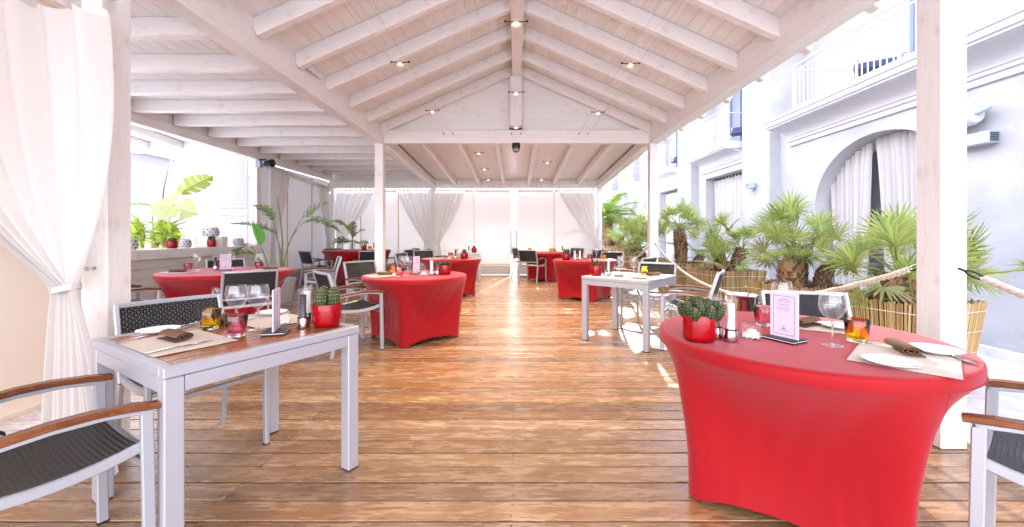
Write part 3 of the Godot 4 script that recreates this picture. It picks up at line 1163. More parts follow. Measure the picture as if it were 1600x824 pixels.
func screens() -> void:
	# rear wall: low base wall and pull-down blinds in frames
	var bw := thing("rear_base_wall", "low white base wall under the rear blinds", "wall")
	var b := Mb.new()
	b.bx(-5.6, -0.17, 0.001, 0.29, -12.62, -12.46, 0.006)
	part(bw, "wall", b, M.render_trim)
	var b2 := Mb.new()
	b2.bx(0.02, 2.56, 0.001, 0.29, -12.62, -12.46, 0.006)
	part(bw, "wall", b2, M.render_trim)
	var sk := Mb.new()
	sk.bx(0.75, 0.81, 0.10, 0.17, -12.459, -12.45, 0.003)
	part(bw, "socket", sk, M.china)
	var edges := [-5.6, -4.75, -3.6, -2.44, -1.285, -0.17, 0.02, 1.162, 2.405]
	var names := ["cream rear blind at the left corner behind the potted plant", "cream rear blind second from the left corner", "cream rear blind left of the middle post", "cream rear blind seen between two tied curtains", "cream rear blind with a tan lower bar left of the gap", "", "cream rear blind right of the narrow glass gap", "rightmost cream rear blind behind the tied curtain"]
	for k in 8:
		var x0: float = edges[k] + 0.012
		var x1: float = edges[k + 1] - 0.012
		if k == 5:
			var gd := thing("glass_door", "narrow glass door pane between the rear blinds", "door")
			var fr := Mb.new()
			fr.bx(x0, x0 + 0.02, 0.001, 2.6, -12.55, -12.51, 0.003)
			fr.bx(x1 - 0.02, x1, 0.001, 2.6, -12.55, -12.51, 0.003)
			part(gd, "frame", fr, M.aluminium)
			var gl := Mb.new()
			gl.bx(x0 + 0.021, x1 - 0.021, 0.01, 2.58, -12.535, -12.525)
			part(gd, "pane", gl, M.window_glass)
			continue
		var bl := thing("roller_blind", names[k], "blind", Vector3.ZERO, 0.0, "cream blinds along the rear wall")
		var c := Mb.new()
		c.sheet(8, 12, func(s: float, t: float) -> Vector3: return pt(lerpf(x0, x1, s), 12.535 + 0.006 * sin(s * 7.0 + k) * sin(t * 5.0), lerpf(0.33, 2.57, t)))
		part(bl, "fabric", c, M.blind_cloth)
		var bar := Mb.new()
		bar.bx(x0, x1, 0.295, 0.335, -12.55, -12.51, 0.006)
		part(bl, "bottom_bar", bar, M.blind_bar)
		var tp := Mb.new()
		tp.bx(x0, x1, 2.55, 2.612, -12.56, -12.48, 0.006)
		part(bl, "cassette", tp, M.render_trim)
		for e in [x0 - 0.010, x1 + 0.001]:
			var st := Mb.new()
			st.bx(e, e + 0.0085, 0.295, 2.55, -12.545, -12.50)
			part(bl, "guide_strip", st, M.blind_bar)
	# left wall behind the plant: three blinds along the side
	var sw := thing("side_base_wall", "low white base wall along the left side behind the tall plant", "wall")
	var b3 := Mb.new()
	b3.bx(-5.66, -5.54, 0.001, 0.29, -12.45, -8.77, 0.006)
	part(sw, "wall", b3, M.render_trim)
	var se := [8.78, 10.0, 11.2, 12.19]
	var sn := ["cream side blind nearest the white side post", "middle cream blind of the left side wall", "cream side blind next to the rear corner"]
	for k in 3:
		var d0: float = se[k] + 0.01
		var d1: float = se[k + 1] - 0.01
		var bl := thing("side_blind", sn[k], "blind", Vector3.ZERO, 0.0, "cream blinds along the left side wall")
		var c := Mb.new()
		c.sheet(6, 10, func(s: float, t: float) -> Vector3: return pt(-5.60, lerpf(d1, d0, s), lerpf(0.33, 2.815, t)))
		part(bl, "fabric", c, M.blind_cloth)
		var bar := Mb.new()
		bar.bx(-5.62, -5.58, 0.295, 0.335, -d1, -d0, 0.006)
		part(bl, "bottom_bar", bar, M.blind_bar)
		var st := Mb.new()
		st.bx(-5.61, -5.57, 0.3, 2.78, -d1 - 0.008, -d1, 0.001)
		part(bl, "guide_strip", st, M.blind_bar)
	# pelmet that slopes along the left wall
	var pm := thing("pelmet", "sloping white pelmet along the top of the left side blinds", "pelmet")
	var p := Mb.new()
	p.rod([pt(-5.52, 8.77, 2.74), pt(-5.52, 12.18, 2.56)], 0.1, 0.10)
	part(pm, "board", p, M.white_wood)
	# the rolling cream screen by the front left curtain
	var rs := thing("rolling_screen", "cream fabric screen on castors behind the tied front curtain", "screen")
	var f := Mb.new()
	f.sheet(10, 12, func(s: float, t: float) -> Vector3: return pt(-3.12 + 0.012 * sin(t * 3.0), lerpf(2.93, 0.7, s), lerpf(0.12, 2.75, t)))
	part(rs, "fabric", f, M.screen_cloth)
	var fr := Mb.new()
	fr.bx(-3.14, -3.10, 0.085, 0.125, -2.95, -0.7, 0.005)
	part(rs, "rail", fr, M.screen_cloth)
	fr = Mb.new()
	fr.bx(-3.14, -3.10, 2.75, 2.79, -2.95, -0.7, 0.005)
	part(rs, "rail", fr, M.screen_cloth)
	for d in [2.36, 0.95]:
		var wv := Mb.new()
		wv.xf = Transform3D(Basis(Vector3.FORWARD, PI / 2), pt(-3.0, d, 0.043))
		wv.lathe([Vector2(0, -0.014), Vector2(0.034, -0.014), Vector2(0.042, -0.008), Vector2(0.042, 0.008), Vector2(0.034, 0.014), Vector2(0, 0.014)], 18)
		var ca := part(rs, "castor", wv, M.rubber)
		var hb := Mb.new()
		hb.xf = Transform3D(Basis(Vector3.FORWARD, PI / 2), pt(-3.0, d, 0.043))
		hb.lathe([Vector2(0, -0.017), Vector2(0.02, -0.017), Vector2(0.02, 0.017), Vector2(0, 0.017)], 14)
		part(ca, "hub", hb, M.lamp_grey)
		var fk := Mb.new()
		fk.rod([pt(-3.02, d, 0.043), pt(-3.03, d, 0.10), pt(-3.11, d, 0.105)], 0.03, 0.01)
		part(ca, "fork", fk, M.steel)
	# the laced sail in its pipe frame behind the ledge
	var sl := thing("laced_sail", "white awning sheet laced into a pipe frame behind the ledge plants", "awning")
	var x0 := -7.30
	var x1 := -5.68
	var s := Mb.new()
	s.sheet(14, 8, func(a: float, t: float) -> Vector3: return pt(lerpf(x0 + 0.05, x1 - 0.05, a) + 0.0, 8.68 + 0.03 * sin(a * PI) * sin(t * PI), lerpf(1.84, 2.84, t) + 0.012 * absf(sin(a * PI * 8.0)) * (1.0 if t < 0.05 else (-1.0 if t > 0.95 else 0.0))))
	part(sl, "sheet", s, M.sail_cloth)
	for e in [[pt(x0, 8.66, 0.98), pt(x0, 8.66, 2.95)], [pt(x0, 8.66, 2.90), pt(x1 + 0.05, 8.66, 2.90)], [pt(x0, 8.66, 1.78), pt(x1 + 0.05, 8.66, 1.78)], [pt(x1, 8.66, 1.0), pt(x1, 8.66, 2.95)], [pt(x0, 8.67, 1.70), pt(x1, 8.67, 1.60)]]:
		var q := Mb.new()
		q.tube(e, 0.02, 8)
		part(sl, "pipe", q, M.render_trim)
	var lc := Mb.new()
	for k in 10:
		var xa := lerpf(x0 + 0.1, x1 - 0.1, k / 9.0)
		lc.tube([pt(xa - 0.07, 8.64, 1.80), pt(xa, 8.655, 1.87)], 0.006, 4)
		lc.tube([pt(xa - 0.05, 8.64, 2.91), pt(xa, 8.655, 2.82)], 0.006, 4)
	for k in 6:
		var ya := lerpf(1.95, 2.75, k / 5.0)
		lc.tube([pt(x0, 8.64, ya - 0.05), pt(x0 + 0.07, 8.655, ya)], 0.006, 4)
		lc.tube([pt(x1, 8.64, ya - 0.05), pt(x1 - 0.07, 8.655, ya)], 0.006, 4)
	part(sl, "lacing", lc, M.render_trim)


# a curtain hung from a to b, gathered by a tie at k, falling to the floor
func curtain(label: String, a: Vector3, b: Vector3, k: Vector3, foot: Vector3, pleats: float, bunch: float, spread: float, group: String, loops := true, rings := 7, hang := 1.0) -> void:
	var root := thing("curtain", label, "curtain", Vector3.ZERO, 0.0, group)
	var along := (b - a).normalized()
	var across := along.cross(Vector3.UP)
	var seed_ := R.randf() * 20.0
	var c := Mb.new()
	c.sheet(int(pleats * 14), 44, func(s: float, t: float) -> Vector3:
		var top := a.lerp(b, s)
		var tie := k + along * (s - 0.5) * bunch
		var low := foot + along * (s - 0.5) * spread
		var ph := s * pleats * TAU + 0.7 * sin(s * 9.0 + seed_)
		var p := Vector3.ZERO
		var amp := 0.0
		if t < 0.6:
			var q := t / 0.6
			p = top.lerp(tie, pow(q, lerpf(1.0, hang, s)))
			p.y = lerpf(top.y, tie.y, q)
			var bow := sin(q * PI) * 0.10 * (s - 0.5)
			p += along * bow
			amp = lerpf(0.032, 0.016, q)
			if q < 0.03:
				p.y += 0.018 * cos(s * rings * TAU) - 0.01
		else:
			var q := (t - 0.6) / 0.4
			p = tie.lerp(low, pow(q, 0.8))
			p.y = lerpf(tie.y, low.y, q)
			amp = lerpf(0.014, 0.022, sqrt(q))
		return p + across * (amp * sin(ph) + amp * 0.4 * sin(ph * 0.61 + t * 2.0 + seed_)) + across * 0.02 * sin(t * 4.0 + s * 5.0), 2.0, 3.0)
	part(root, "cloth", c, M.curtain_cloth)
	var tb := Mb.new()
	var ring := []
	for i in 17:
		var t := TAU * i / 16.0
		ring.append(k + along * cos(t) * (bunch * 0.5 + 0.012) + across * sin(t) * 0.042 + Vector3(0, 0.02 * cos(t), 0))
	tb.rod(ring, 0.008, 0.03)
	part(root, "tie", tb, M.curtain_cloth)
	if loops:
		var wire := Mb.new()
		wire.tube([a + Vector3(0, 0.045, 0) - along * 0.05, b + Vector3(0, 0.045, 0) + along * 0.05], 0.004, 5)
		part(root, "wire", wire, M.lamp_grey)
		var lp := Mb.new()
		lp.rod([Vector3(0, -0.02, 0.012), Vector3(0, 0.05, 0.012), Vector3(0, 0.056, 0), Vector3(0, 0.05, -0.012), Vector3(0, -0.02, -0.012)], 0.05, 0.004, along)
		var lpm := lp.mesh()
		for i in rings + 1:
			part(root, "loop", lpm, M.curtain_cloth, a.lerp(b, i / float(rings)))


func curtains() -> void:
	var g := "tied white curtains along the rear wall"
	curtain("white curtain swept to the post left of the middle, on its left side", pt(-3.55, 12.05, 2.53), pt(-2.56, 12.05, 2.53), pt(-2.62, 12.05, 0.98), pt(-2.64, 12.05, 0.03), 6, 0.16, 0.35, g, true, 8)
	curtain("white curtain swept left to the middle rear post, on its right side", pt(-2.38, 12.05, 2.53), pt(-1.50, 12.05, 2.53), pt(-2.32, 12.05, 0.98), pt(-2.30, 12.05, 0.03), 5, 0.16, 0.34, g, true, 7)
	curtain("rightmost rear curtain, swept right to the rear right post", pt(1.20, 12.05, 2.53), pt(2.39, 12.05, 2.53), pt(2.34, 12.05, 1.0), pt(2.30, 12.05, 0.03), 6, 0.16, 0.34, g, true, 8)
	curtain("white curtain by the left rear corner behind the small potted plant", pt(-5.3, 12.05, 2.53), pt(-4.15, 12.05, 2.53), pt(-5.18, 12.05, 1.0), pt(-5.2, 12.05, 0.03), 6, 0.18, 0.38, g, true, 8)
	curtain("narrow white curtain hanging on the left side wall at the rear corner", pt(-5.42, 11.2, 2.55), pt(-5.42, 11.95, 2.55), pt(-5.42, 11.8, 1.0), pt(-5.42, 11.8, 0.03), 7, 0.16, 0.3, "white curtains on the left side wall", true, 5)
	curtain("white curtain gathered beside the side post behind the tall plant", pt(-5.36, 8.85, 2.68), pt(-5.36, 9.75, 2.62), pt(-5.36, 8.98, 1.0), pt(-5.36, 8.98, 0.03), 8, 0.16, 0.34, "white curtains on the left side wall", true, 6)
	curtain("big white front curtain swept to the near left post and tied", pt(-4.15, 2.20, 2.62), pt(-2.19, 2.20, 2.44), pt(-2.35, 2.14, 0.94), pt(-2.24, 2.10, 0.02), 10, 0.10, 0.42, "", true, 9, 3.2)
	# the tie hook on the near left post
	var h := thing("tie_hook", "small steel curtain hook on the near left post", "hook", pt(-2.39, 2.32, 1.03))
	var q := Mb.new()
	q.xf = Transform3D(Basis(Vector3.RIGHT, PI / 2), Vector3.ZERO)
	q.lathe([Vector2(0, 0), Vector2(0.014, 0), Vector2(0.014, 0.004), Vector2(0.006, 0.006), Vector2(0.006, 0.03), Vector2(0.013, 0.034), Vector2(0.013, 0.044), Vector2(0, 0.046)], 14)
	part(h, "knob", q, M.steel)


func ledge() -> void:
	var w := thing("side_ledge_wall", "low white boarded wall with a thick pale ledge along the left side", "wall")
	var bm := Mb.new()
	bm.bx(-0.012, 0.012, 0.0, 0.134, -4.9, 4.9, 0.004)
	var bmm := bm.mesh()
	for k in 6:
		part(w, "siding_board", bmm, M.white_board_warm, Vector3(-5.50, 0.02 + k * 0.138, -3.7))
	var core := Mb.new()
	core.bx(-5.62, -5.515, 0.001, 0.848, -8.59, 1.2)
	part(w, "core", core, M.render_trim)
	for q in [[-1.2, 2.0], [2.003, 5.2], [5.203, 8.6]]:
		var s := Mb.new()
		s.bx(-5.86, -5.40, 0.85, 1.0, -q[1], -q[0], 0.008)
		part(w, "ledge_slab", s, M.white_wood)
	# things on the ledge
	red_pot("red pot with a small cactus on the left ledge, nearer the left post", pt(-5.55, 6.6, 1.0), 0.075, 0.12, 4, "red pots on the ledge")
	red_pot("red pot with a green cactus on the ledge before the wooden box", pt(-5.52, 7.42, 1.0), 0.07, 0.12, 0, "red pots on the ledge")
	var bx := thing("wooden_box", "pale wooden box standing on the ledge under a patterned lantern", "box", pt(-5.68, 7.62, 1.0), 0.1)
	for e in [[-0.24, 0.24, 0.0, 0.17, 0.075, 0.09], [-0.24, 0.24, 0.0, 0.17, -0.09, -0.075], [-0.24, -0.225, 0.0, 0.17, -0.074, 0.074], [0.225, 0.24, 0.0, 0.17, -0.074, 0.074], [-0.24, 0.24, 0.171, 0.185, -0.09, 0.09]]:
		var q := Mb.new()
		q.bx(e[0], e[1], e[2], e[3], e[4], e[5], 0.003)
		part(bx, "board", q, M.white_board_warm)
	lantern("low patterned lantern standing on top of the wooden box", pt(-5.68, 7.62, 1.186), 0.13, 0.17)
	lantern("pale patterned lantern on the ledge behind the left red pot", pt(-5.62, 6.95, 1.0), 0.085, 0.14)
	lantern("pale patterned lantern on the ledge right of the wooden box", pt(-5.62, 8.28, 1.0), 0.095, 0.15)
	lantern("pale round lantern at the left end of the ledge by the post", pt(-5.62, 5.95, 1.0), 0.09, 0.16)


func lantern(label: String, at: Vector3, r: float, h: float) -> void:
	var o := thing("lantern", label, "lantern", at, 0.0, "patterned lanterns on the ledge")
	var body := Mb.new()
	body.lathe([Vector2(0, 0.0), Vector2(r * 0.8, 0.0), Vector2(r, h * 0.3), Vector2(r, h * 0.65), Vector2(r * 0.75, h), Vector2(r * 0.68, h), Vector2(r * 0.9, h * 0.6), Vector2(r * 0.7, 0.02), Vector2(0, 0.02)], 20)
	part(o, "shell", body, M.lantern_wire)
	var m := Mb.new()
	for j in 3:
		for k in 9:
			var t := TAU * (k + 0.5 * (j % 2)) / 9.0
			var y := h * (0.22 + 0.27 * j)
			var rr: float = r * [0.93, 1.0, 0.91][j]
			m.xf = Transform3D(Basis(Vector3.UP, -t) * Basis(Vector3.RIGHT, PI / 4), Vector3(cos(t) * rr, y, sin(t) * rr))
			m.box(Vector3.ZERO, Vector3(0.012, h * 0.13, h * 0.13))
	stuff(part(o, "pattern", m, M.lantern_dark))
	var hd := Mb.new()
	var arc := []
	for k in 9:
		var t := PI * k / 8.0
		arc.append(Vector3(cos(t) * r * 0.75, h + sin(t) * r * 0.7, 0))
	hd.tube(arc, 0.004, 5)
	part(o, "handle", hd, M.lantern_wire)


# ---------------------------------------------------------------- plants

# a fan palm leaf: a petiole that leaves along +z and rises, with a fan of narrow leaflets
func fan_leaf(n: int, reach: float, petiole: float, seed_: int, young: Color, old: Color) -> ArrayMesh:
	var r := RandomNumberGenerator.new()
	r.seed = seed_
	var b := Mb.new()
	b.tinted = true
	b.col = young.lerp(old, 0.5)
	var tip := Vector3(0, petiole * 0.12, petiole)
	b.tube([Vector3.ZERO, Vector3(0, petiole * 0.10, petiole * 0.5), tip], PackedFloat32Array([0.012, 0.009, 0.006]), 4, false)
	for k in n:
		var a := lerpf(-2.25, 2.25, k / float(n - 1)) + r.randf_range(-0.05, 0.05)
		var L := reach * (1.0 - 0.28 * pow(absf(a) / 2.25, 2.0)) * r.randf_range(0.86, 1.06)
		var dir := Vector3(sin(a), 0.30 * cos(a * 0.5) + r.randf_range(-0.06, 0.06), cos(a)).normalized()
		var side := Vector3(cos(a), 0, -sin(a))
		var up := dir.cross(side).normalized()
		if up.y < 0:
			up = -up
		var w := L * 0.042
		var droop := r.randf_range(0.02, 0.14)
		var p0 := tip
		var p1 := tip + dir * L * 0.42 + up * 0.015
		var p2 := tip + dir * L * 0.75 - Vector3(0, droop * L * 0.35, 0)
		var p3 := tip + dir * L - Vector3(0, droop * L, 0)
		b.col = young.lerp(old, r.randf())
		if r.randf() < 0.06:
			b.col = Color(0.42, 0.34, 0.14)
		var f := up * w * 0.5
		for s in [-1.0, 1.0]:
			var q0: Vector3 = p0 + side * s * w * 0.25
			var q1: Vector3 = p1 + side * s * w + f
			var q2: Vector3 = p2 + side * s * w * 0.7 + f * 0.6
			var nn: Vector3 = (up - side * s * 0.4).normalized()
			b.tri(p0, q0, q1, nn, nn, nn)
			b.tri(p0, q1, p1, nn, nn, nn)
			b.tri(p1, q1, q2, nn, nn, nn)
			b.tri(p1, q2, p2, nn, nn, nn)
			var keep := b.col
			if r.randf() < 0.3:
				b.col = Color(0.40, 0.33, 0.17)
			b.tri(p2, q2, p3, nn, nn, nn)
			b.col = keep
	return b.mesh()

# a fibrous palm stem with the stubs of old leaves
func stem(h: float, r: float, lean: Vector3, seed_: int) -> Mb:
	var rr := RandomNumberGenerator.new()
	rr.seed = seed_
	var b := Mb.new()
	b.tinted = true
	b.col = Color(0.10, 0.06, 0.035)
	var pts := []
	var rad := PackedFloat32Array()
	for k in 7:
		var t := k / 6.0
		pts.append(Vector3(0, h * t, 0) + lean * t * t)
		rad.append(r * (0.85 + 0.25 * sin(t * PI)) * rr.randf_range(0.92, 1.08))
	b.tube(pts, rad, 10)
	var n := int(h * r * 2600.0) + 40
	for k in n:
		var t := (k + 0.5) / n
		var a := k * 2.39996 + rr.randf_range(-0.2, 0.2)
		var c := Vector3(0, h * t, 0) + lean * t * t
		var o := Vector3(cos(a), 0, sin(a))
		var s := Vector3(-sin(a), 0, cos(a))
		var R0 := r * (0.85 + 0.25 * sin(t * PI)) * 0.96
		var l := r * rr.randf_range(0.35, 0.75)
		var w := r * rr.randf_range(0.16, 0.3)
		var p0 := c + o * R0 - Vector3(0, l * 0.4, 0)
		var p1 := c + o * (R0 + l * rr.randf_range(0.35, 0.8)) + Vector3(0, l * rr.randf_range(0.3, 1.0), 0)
		b.col = Color(0.17, 0.10, 0.055).lerp(Color(0.34, 0.22, 0.12), rr.randf())
		if rr.randf() < 0.12:
			b.col = Color(0.36, 0.15, 0.05)
		var n0 := (o + Vector3.UP * 0.5).normalized()
		b.tri(p0 - s * w, p0 + s * w, p1, n0, n0, n0)
		b.tri(p0 + s * w, p0 - s * w + Vector3(0, l * 0.3, 0) , p1 - o * l * 0.2, n0, n0, n0)
	return b

var fans := []

func make_fans() -> void:
	var young := Color(0.40, 0.46, 0.10)
	var old := Color(0.19, 0.27, 0.075)
	for k in 4:
		fans.append(fan_leaf([24, 22, 26, 20][k], 0.33, [0.46, 0.36, 0.54, 0.42][k], 31 + k, young, old))
	fans.append(fan_leaf(22, 0.36, 0.36, 77, Color(0.36, 0.36, 0.12), Color(0.22, 0.26, 0.10)))

func reed_planter(o: Node3D, w: float, h: float) -> void:
	# a tapered square tub wrapped in reeds
	var tub := Mb.new()
	var wb := w * 0.80
	var q := func(s: float, y: float) -> Array:
		return [Vector3(-s, y, -s), Vector3(s, y, -s), Vector3(s, y, s), Vector3(-s, y, s)]
	var lo: Array = q.call(wb / 2 - 0.02, 0.0)
	var hi: Array = q.call(w / 2 - 0.02, h - 0.03)
	for k in 4:
		var m := (k + 1) % 4
		tub.face([lo[k], lo[m], hi[m], hi[k]], (lo[k] + lo[m]) * Vector3(1, 0, 1))
	tub.face(hi, Vector3.UP)
	part(o, "tub", tub, M.soil)
	var rd := Mb.new()
	rd.tinted = true
	var rr := RandomNumberGenerator.new()
	rr.seed = int(w * 1000) + int(o.position.z * 10)
	var n := 56
	for side in 4:
		var basis := Basis(Vector3.UP, side * PI / 2)
		for k in n:
			var t := (k + 0.5) / n - 0.5
			var rad := w / n * 0.52 * rr.randf_range(0.8, 1.15)
			var a: Vector3 = basis * Vector3(t * wb, 0.0, wb / 2 + rr.randf_range(0, 0.006))
			var top := h + rr.randf_range(-0.012, 0.014)
			var b: Vector3 = basis * Vector3(t * w + rr.randf_range(-0.006, 0.006), top, w / 2 + rr.randf_range(0, 0.008))
			var v := rr.randf()
			rd.col = Color(0.30, 0.18, 0.06).lerp(Color(0.56, 0.40, 0.17), v)
			if rr.randf() < 0.1:
				rd.col = Color(0.20, 0.12, 0.05)
			var mid := a.lerp(b, 0.55) + basis * Vector3(rr.randf_range(-0.004, 0.004), 0, rr.randf_range(0, 0.004))
			rd.tube([a, mid, b], rad, 5, true)
	stuff(part(o, "reed_wrap", rd, M.reed))
	var wire := Mb.new()
	for y in [0.2, 0.45, 0.68, 0.9]:
		var s: float = lerpf(wb, w, y) / 2 + 0.016
		var c: Array = q.call(s, h * y)
		c.append(c[0])
		wire.tube(c, 0.0022, 4, false)
	part(o, "binding_wire", wire, M.trunk_fibre)

func palm(label: String, at: Vector3, w: float, h: float, turn: float, stems: Array, seed_: int) -> void:
	var o := thing("potted_palm", label, "palm", at, turn, "fan palms in reed planters along the courtyard")
	reed_planter(o, w, h)
	var rr := RandomNumberGenerator.new()
	rr.seed = seed_
	for s in stems:
		# [x, z, height, radius, lean x, lean z, fronds, leaf scale]
		var lean := Vector3(s[4], 0, s[5])
		part(o, "trunk", stem(s[2], s[3], lean, rr.randi() % 9999), M.trunk_fibre, Vector3(s[0], h - 0.05, s[1]))
		var top := Vector3(s[0], h - 0.07 + s[2], s[1]) + lean
		var n: int = int(s[6] * 0.72)
		for k in n:
			var t := (k + 0.5) / n
			var az := k * 2.39996 + rr.randf_range(-0.25, 0.25)
			var el := lerpf(1.15, -0.25, pow(t, 0.9)) + rr.randf_range(-0.3, 0.3)
			var b := Basis(Vector3.UP, az) * Basis(Vector3.RIGHT, -el) * Basis(Vector3.BACK, rr.randf_range(-0.9, 0.9))
			var sc: float = s[7] * 0.86 * rr.randf_range(0.72, 1.15)
			var which := rr.randi_range(0, 3)
			if t > 0.8 and rr.randf() < 0.5:
				which = 4
			part(o, "frond", fans[which], M.fan_leaf, top, b.scaled(Vector3.ONE * sc))

func planters() -> void:
	make_fans()
	palm("fan palm in a reed planter beside the near right post", pt(3.80, 4.05, -0.25), 0.86, 0.85, 0.35, [[-0.05, 0.0, 0.28, 0.16, 0.02, 0.0, 24, 1.15], [0.22, 0.12, 0.22, 0.12, 0.16, 0.06, 16, 1.15], [-0.2, 0.15, 0.1, 0.1, -0.12, 0.1, 8, 0.8]], 3)
	palm("broad fan palm with several brown trunks in front of the big arch", pt(3.62, 5.25, -0.25), 0.84, 0.85, 0.2, [[-0.20, 0.1, 0.34, 0.13, -0.08, 0.05, 19, 0.98], [0.02, -0.05, 0.52, 0.11, -0.02, 0.0, 22, 1.0], [0.24, 0.1, 0.30, 0.085, 0.12, 0.02, 14, 0.9]], 5)
	palm("bushy fan palm in a wide reed planter behind the chair of the grey table", pt(3.78, 7.35, -0.25), 0.88, 0.85, 0.12, [[-0.12, 0.15, 0.16, 0.12, -0.1, 0.08, 18, 1.0], [0.16, 0.05, 0.42, 0.10, 0.10, 0.0, 15, 0.95], [0.0, -0.2, 0.52, 0.1, -0.06, -0.05, 14, 0.95]], 7)
	palm("tall single trunk fan palm just right of the middle post", pt(3.75, 9.1, -0.25), 0.86, 0.86, -0.1, [[-0.08, 0.0, 0.80, 0.12, -0.05, 0.0, 24, 1.15], [0.22, 0.1, 0.2, 0.09, 0.1, 0.05, 12, 0.9]], 9)
	palm("low fan palm seen left of the middle post behind the rope", pt(3.45, 10.9, -0.25), 0.86, 0.85, 0.1, [[-0.15, 0.1, 0.25, 0.12, -0.1, 0.05, 20, 1.1], [0.2, 0.0, 0.55, 0.1, 0.05, 0.0, 18, 1.05]], 11)
	palm("farthest green fan palm beside the feather palm", pt(3.55, 13.0, -0.25), 0.9, 0.9, 0.0, [[0.0, 0.1, 0.35, 0.12, 0.0, 0.05, 24, 1.35], [0.25, -0.1, 0.6, 0.1, 0.1, 0.0, 18, 1.25]], 13)
	# the feather palm at the far end
	var o := thing("feather_palm", "tall feather leaved palm in a reed planter by the rear right post", "palm", pt(3.35, 14.7, -0.25))
	reed_planter(o, 1.0, 1.08)
	part(o, "trunk", stem(0.95, 0.2, Vector3.ZERO, 41), M.trunk_fibre, Vector3(-0.1, 1.03, 0))
	part(o, "trunk", stem(0.4, 0.16, Vector3(0.1, 0, 0), 43), M.trunk_fibre, Vector3(0.28, 1.03, 0.05))
	var rr := RandomNumberGenerator.new()
	rr.seed = 19
	var ms := []
	for k in 3:
		var b := Mb.new()
		b.tinted = true
		var L := 1.7
		var pts := []
		for i in 9:
			var t := i / 8.0
			pts.append(Vector3(0, L * (0.62 * t - 0.72 * t * t), L * 0.9 * t))
		b.col = Color(0.38, 0.40, 0.13)
		b.tube(pts, PackedFloat32Array([0.02, 0.018, 0.016, 0.014, 0.012, 0.010, 0.008, 0.006, 0.003]), 4, false)
		for i in 46:
			var t := 0.14 + 0.86 * i / 45.0
			var f := t * 8.0
			var p: Vector3 = pts[mini(int(f), 7)].lerp(pts[mini(int(f), 7) + 1], f - mini(int(f), 7))
			var ll := 0.36 * sin(PI * pow(t, 0.75)) + 0.08
			for s in [-1.0, 1.0]:
				b.col = Color(0.36, 0.46, 0.10).lerp(Color(0.17, 0.28, 0.07), rr.randf())
				var e: Vector3 = p + Vector3(s * ll * 0.8, -ll * rr.randf_range(0.1, 0.4), ll * 0.55)
				var wv := Vector3(0, 0.008, 0.018)
				b.tri(p - wv, p + wv, e, Vector3.UP, Vector3.UP, Vector3.UP)
				b.tri(p + wv * 0.2 + Vector3(0, 0.012, 0), p + wv, e, Vector3(s, 0.5, 0).normalized(), Vector3.UP, Vector3.UP)
		ms.append(b.mesh())
	for k in 22:
		var t := (k + 0.5) / 22.0
		var b := Basis(Vector3.UP, k * 2.39996 + 0.3) * Basis(Vector3.RIGHT, -lerpf(0.75, -0.5, t))
		part(o, "frond", ms[k % 3], M.fan_leaf, Vector3(-0.1, 1.98, 0), b.scaled(Vector3.ONE * rr.randf_range(0.8, 1.0)))


# a banana-like blade along +z with a channelled midrib and torn edges
func blade(L: float, W: float, arch: float, torn: int, seed_: int, c0: Color, c1: Color) -> Mb:
	var r := RandomNumberGenerator.new()
	r.seed = seed_
	var b := Mb.new()
	b.tinted = true
	var n := 22
	var mid := func(t: float) -> Vector3: return Vector3(0, L * (0.25 * t * arch - arch * t * t * 0.55), L * t * (1.0 - 0.15 * arch * t))
	var wid := func(t: float) -> float: return W * pow(sin(PI * pow(clampf(t, 0.0, 1.0), 0.72)), 0.75)
	for s in [-1.0, 1.0]:
		var gap := 0.0
		var sag := 0.0
		for i in n:
			var t0 := i / float(n)
			var t1 := (i + 1) / float(n)
			if torn > 0 and i % maxi(1, int(n / float(torn))) == 0:
				gap = r.randf_range(0.15, 0.55)
				sag = r.randf_range(-0.15, 0.45)
			else:
				gap = 0.0
			var p0: Vector3 = mid.call(t0)
			var p1: Vector3 = mid.call(t1)
			var w0: float = wid.call(t0)
			var w1: float = wid.call(t1)
			var fwd: Vector3 = (p1 - p0).normalized()
			var e0 := p0 + Vector3(s * w0, w0 * (0.35 - sag), 0) + fwd * w0 * (0.35 + gap * 0.5)
			var e1 := p1 + Vector3(s * w1, w1 * (0.35 - sag), 0) + fwd * w1 * (0.35 - gap * 0.2)
			if gap > 0.0:
				e0 = p0.lerp(e0, 1.0 - gap)
			b.col = c0.lerp(c1, r.randf())
			var nn := (Vector3(0, 1, 0) - Vector3(s * 0.35, 0, 0)).normalized()
			b.tri(p0, e0, e1, nn, nn, nn)
			b.tri(p0, e1, p1, nn, nn, nn)
	b.col = c1.lerp(Color(0.35, 0.42, 0.2), 0.5)
	var pts := []
	for i in 8:
		pts.append(mid.call(i / 7.0) - Vector3(0, 0.003, 0))
	b.tube(pts, L * 0.011, 4, false)
	return b

# a stem with its blade: points from the foot, then blade direction
func leaf_on_stem(o: Node3D, foot: Vector3, head: Vector3, bow: Vector3, dir: Vector3, roll: float, bl: Mb, col: Color) -> void:
	var sm := Mb.new()
	sm.tinted = true
	sm.col = col
	var pts := []
	for i in 7:
		var t := i / 6.0
		pts.append(foot.lerp(head, t) + bow * sin(PI * t))
	sm.tube(pts, PackedFloat32Array([0.022, 0.019, 0.016, 0.013, 0.011, 0.009, 0.007]), 6, false)
	var lf := part(o, "leaf", bl, M.broad_leaf, head, Basis.looking_at(-dir.normalized(), Vector3.UP) * Basis(Vector3.BACK, roll))
	var st := part(lf, "stalk", sm, M.broad_leaf)
	st.transform = lf.transform.affine_inverse()

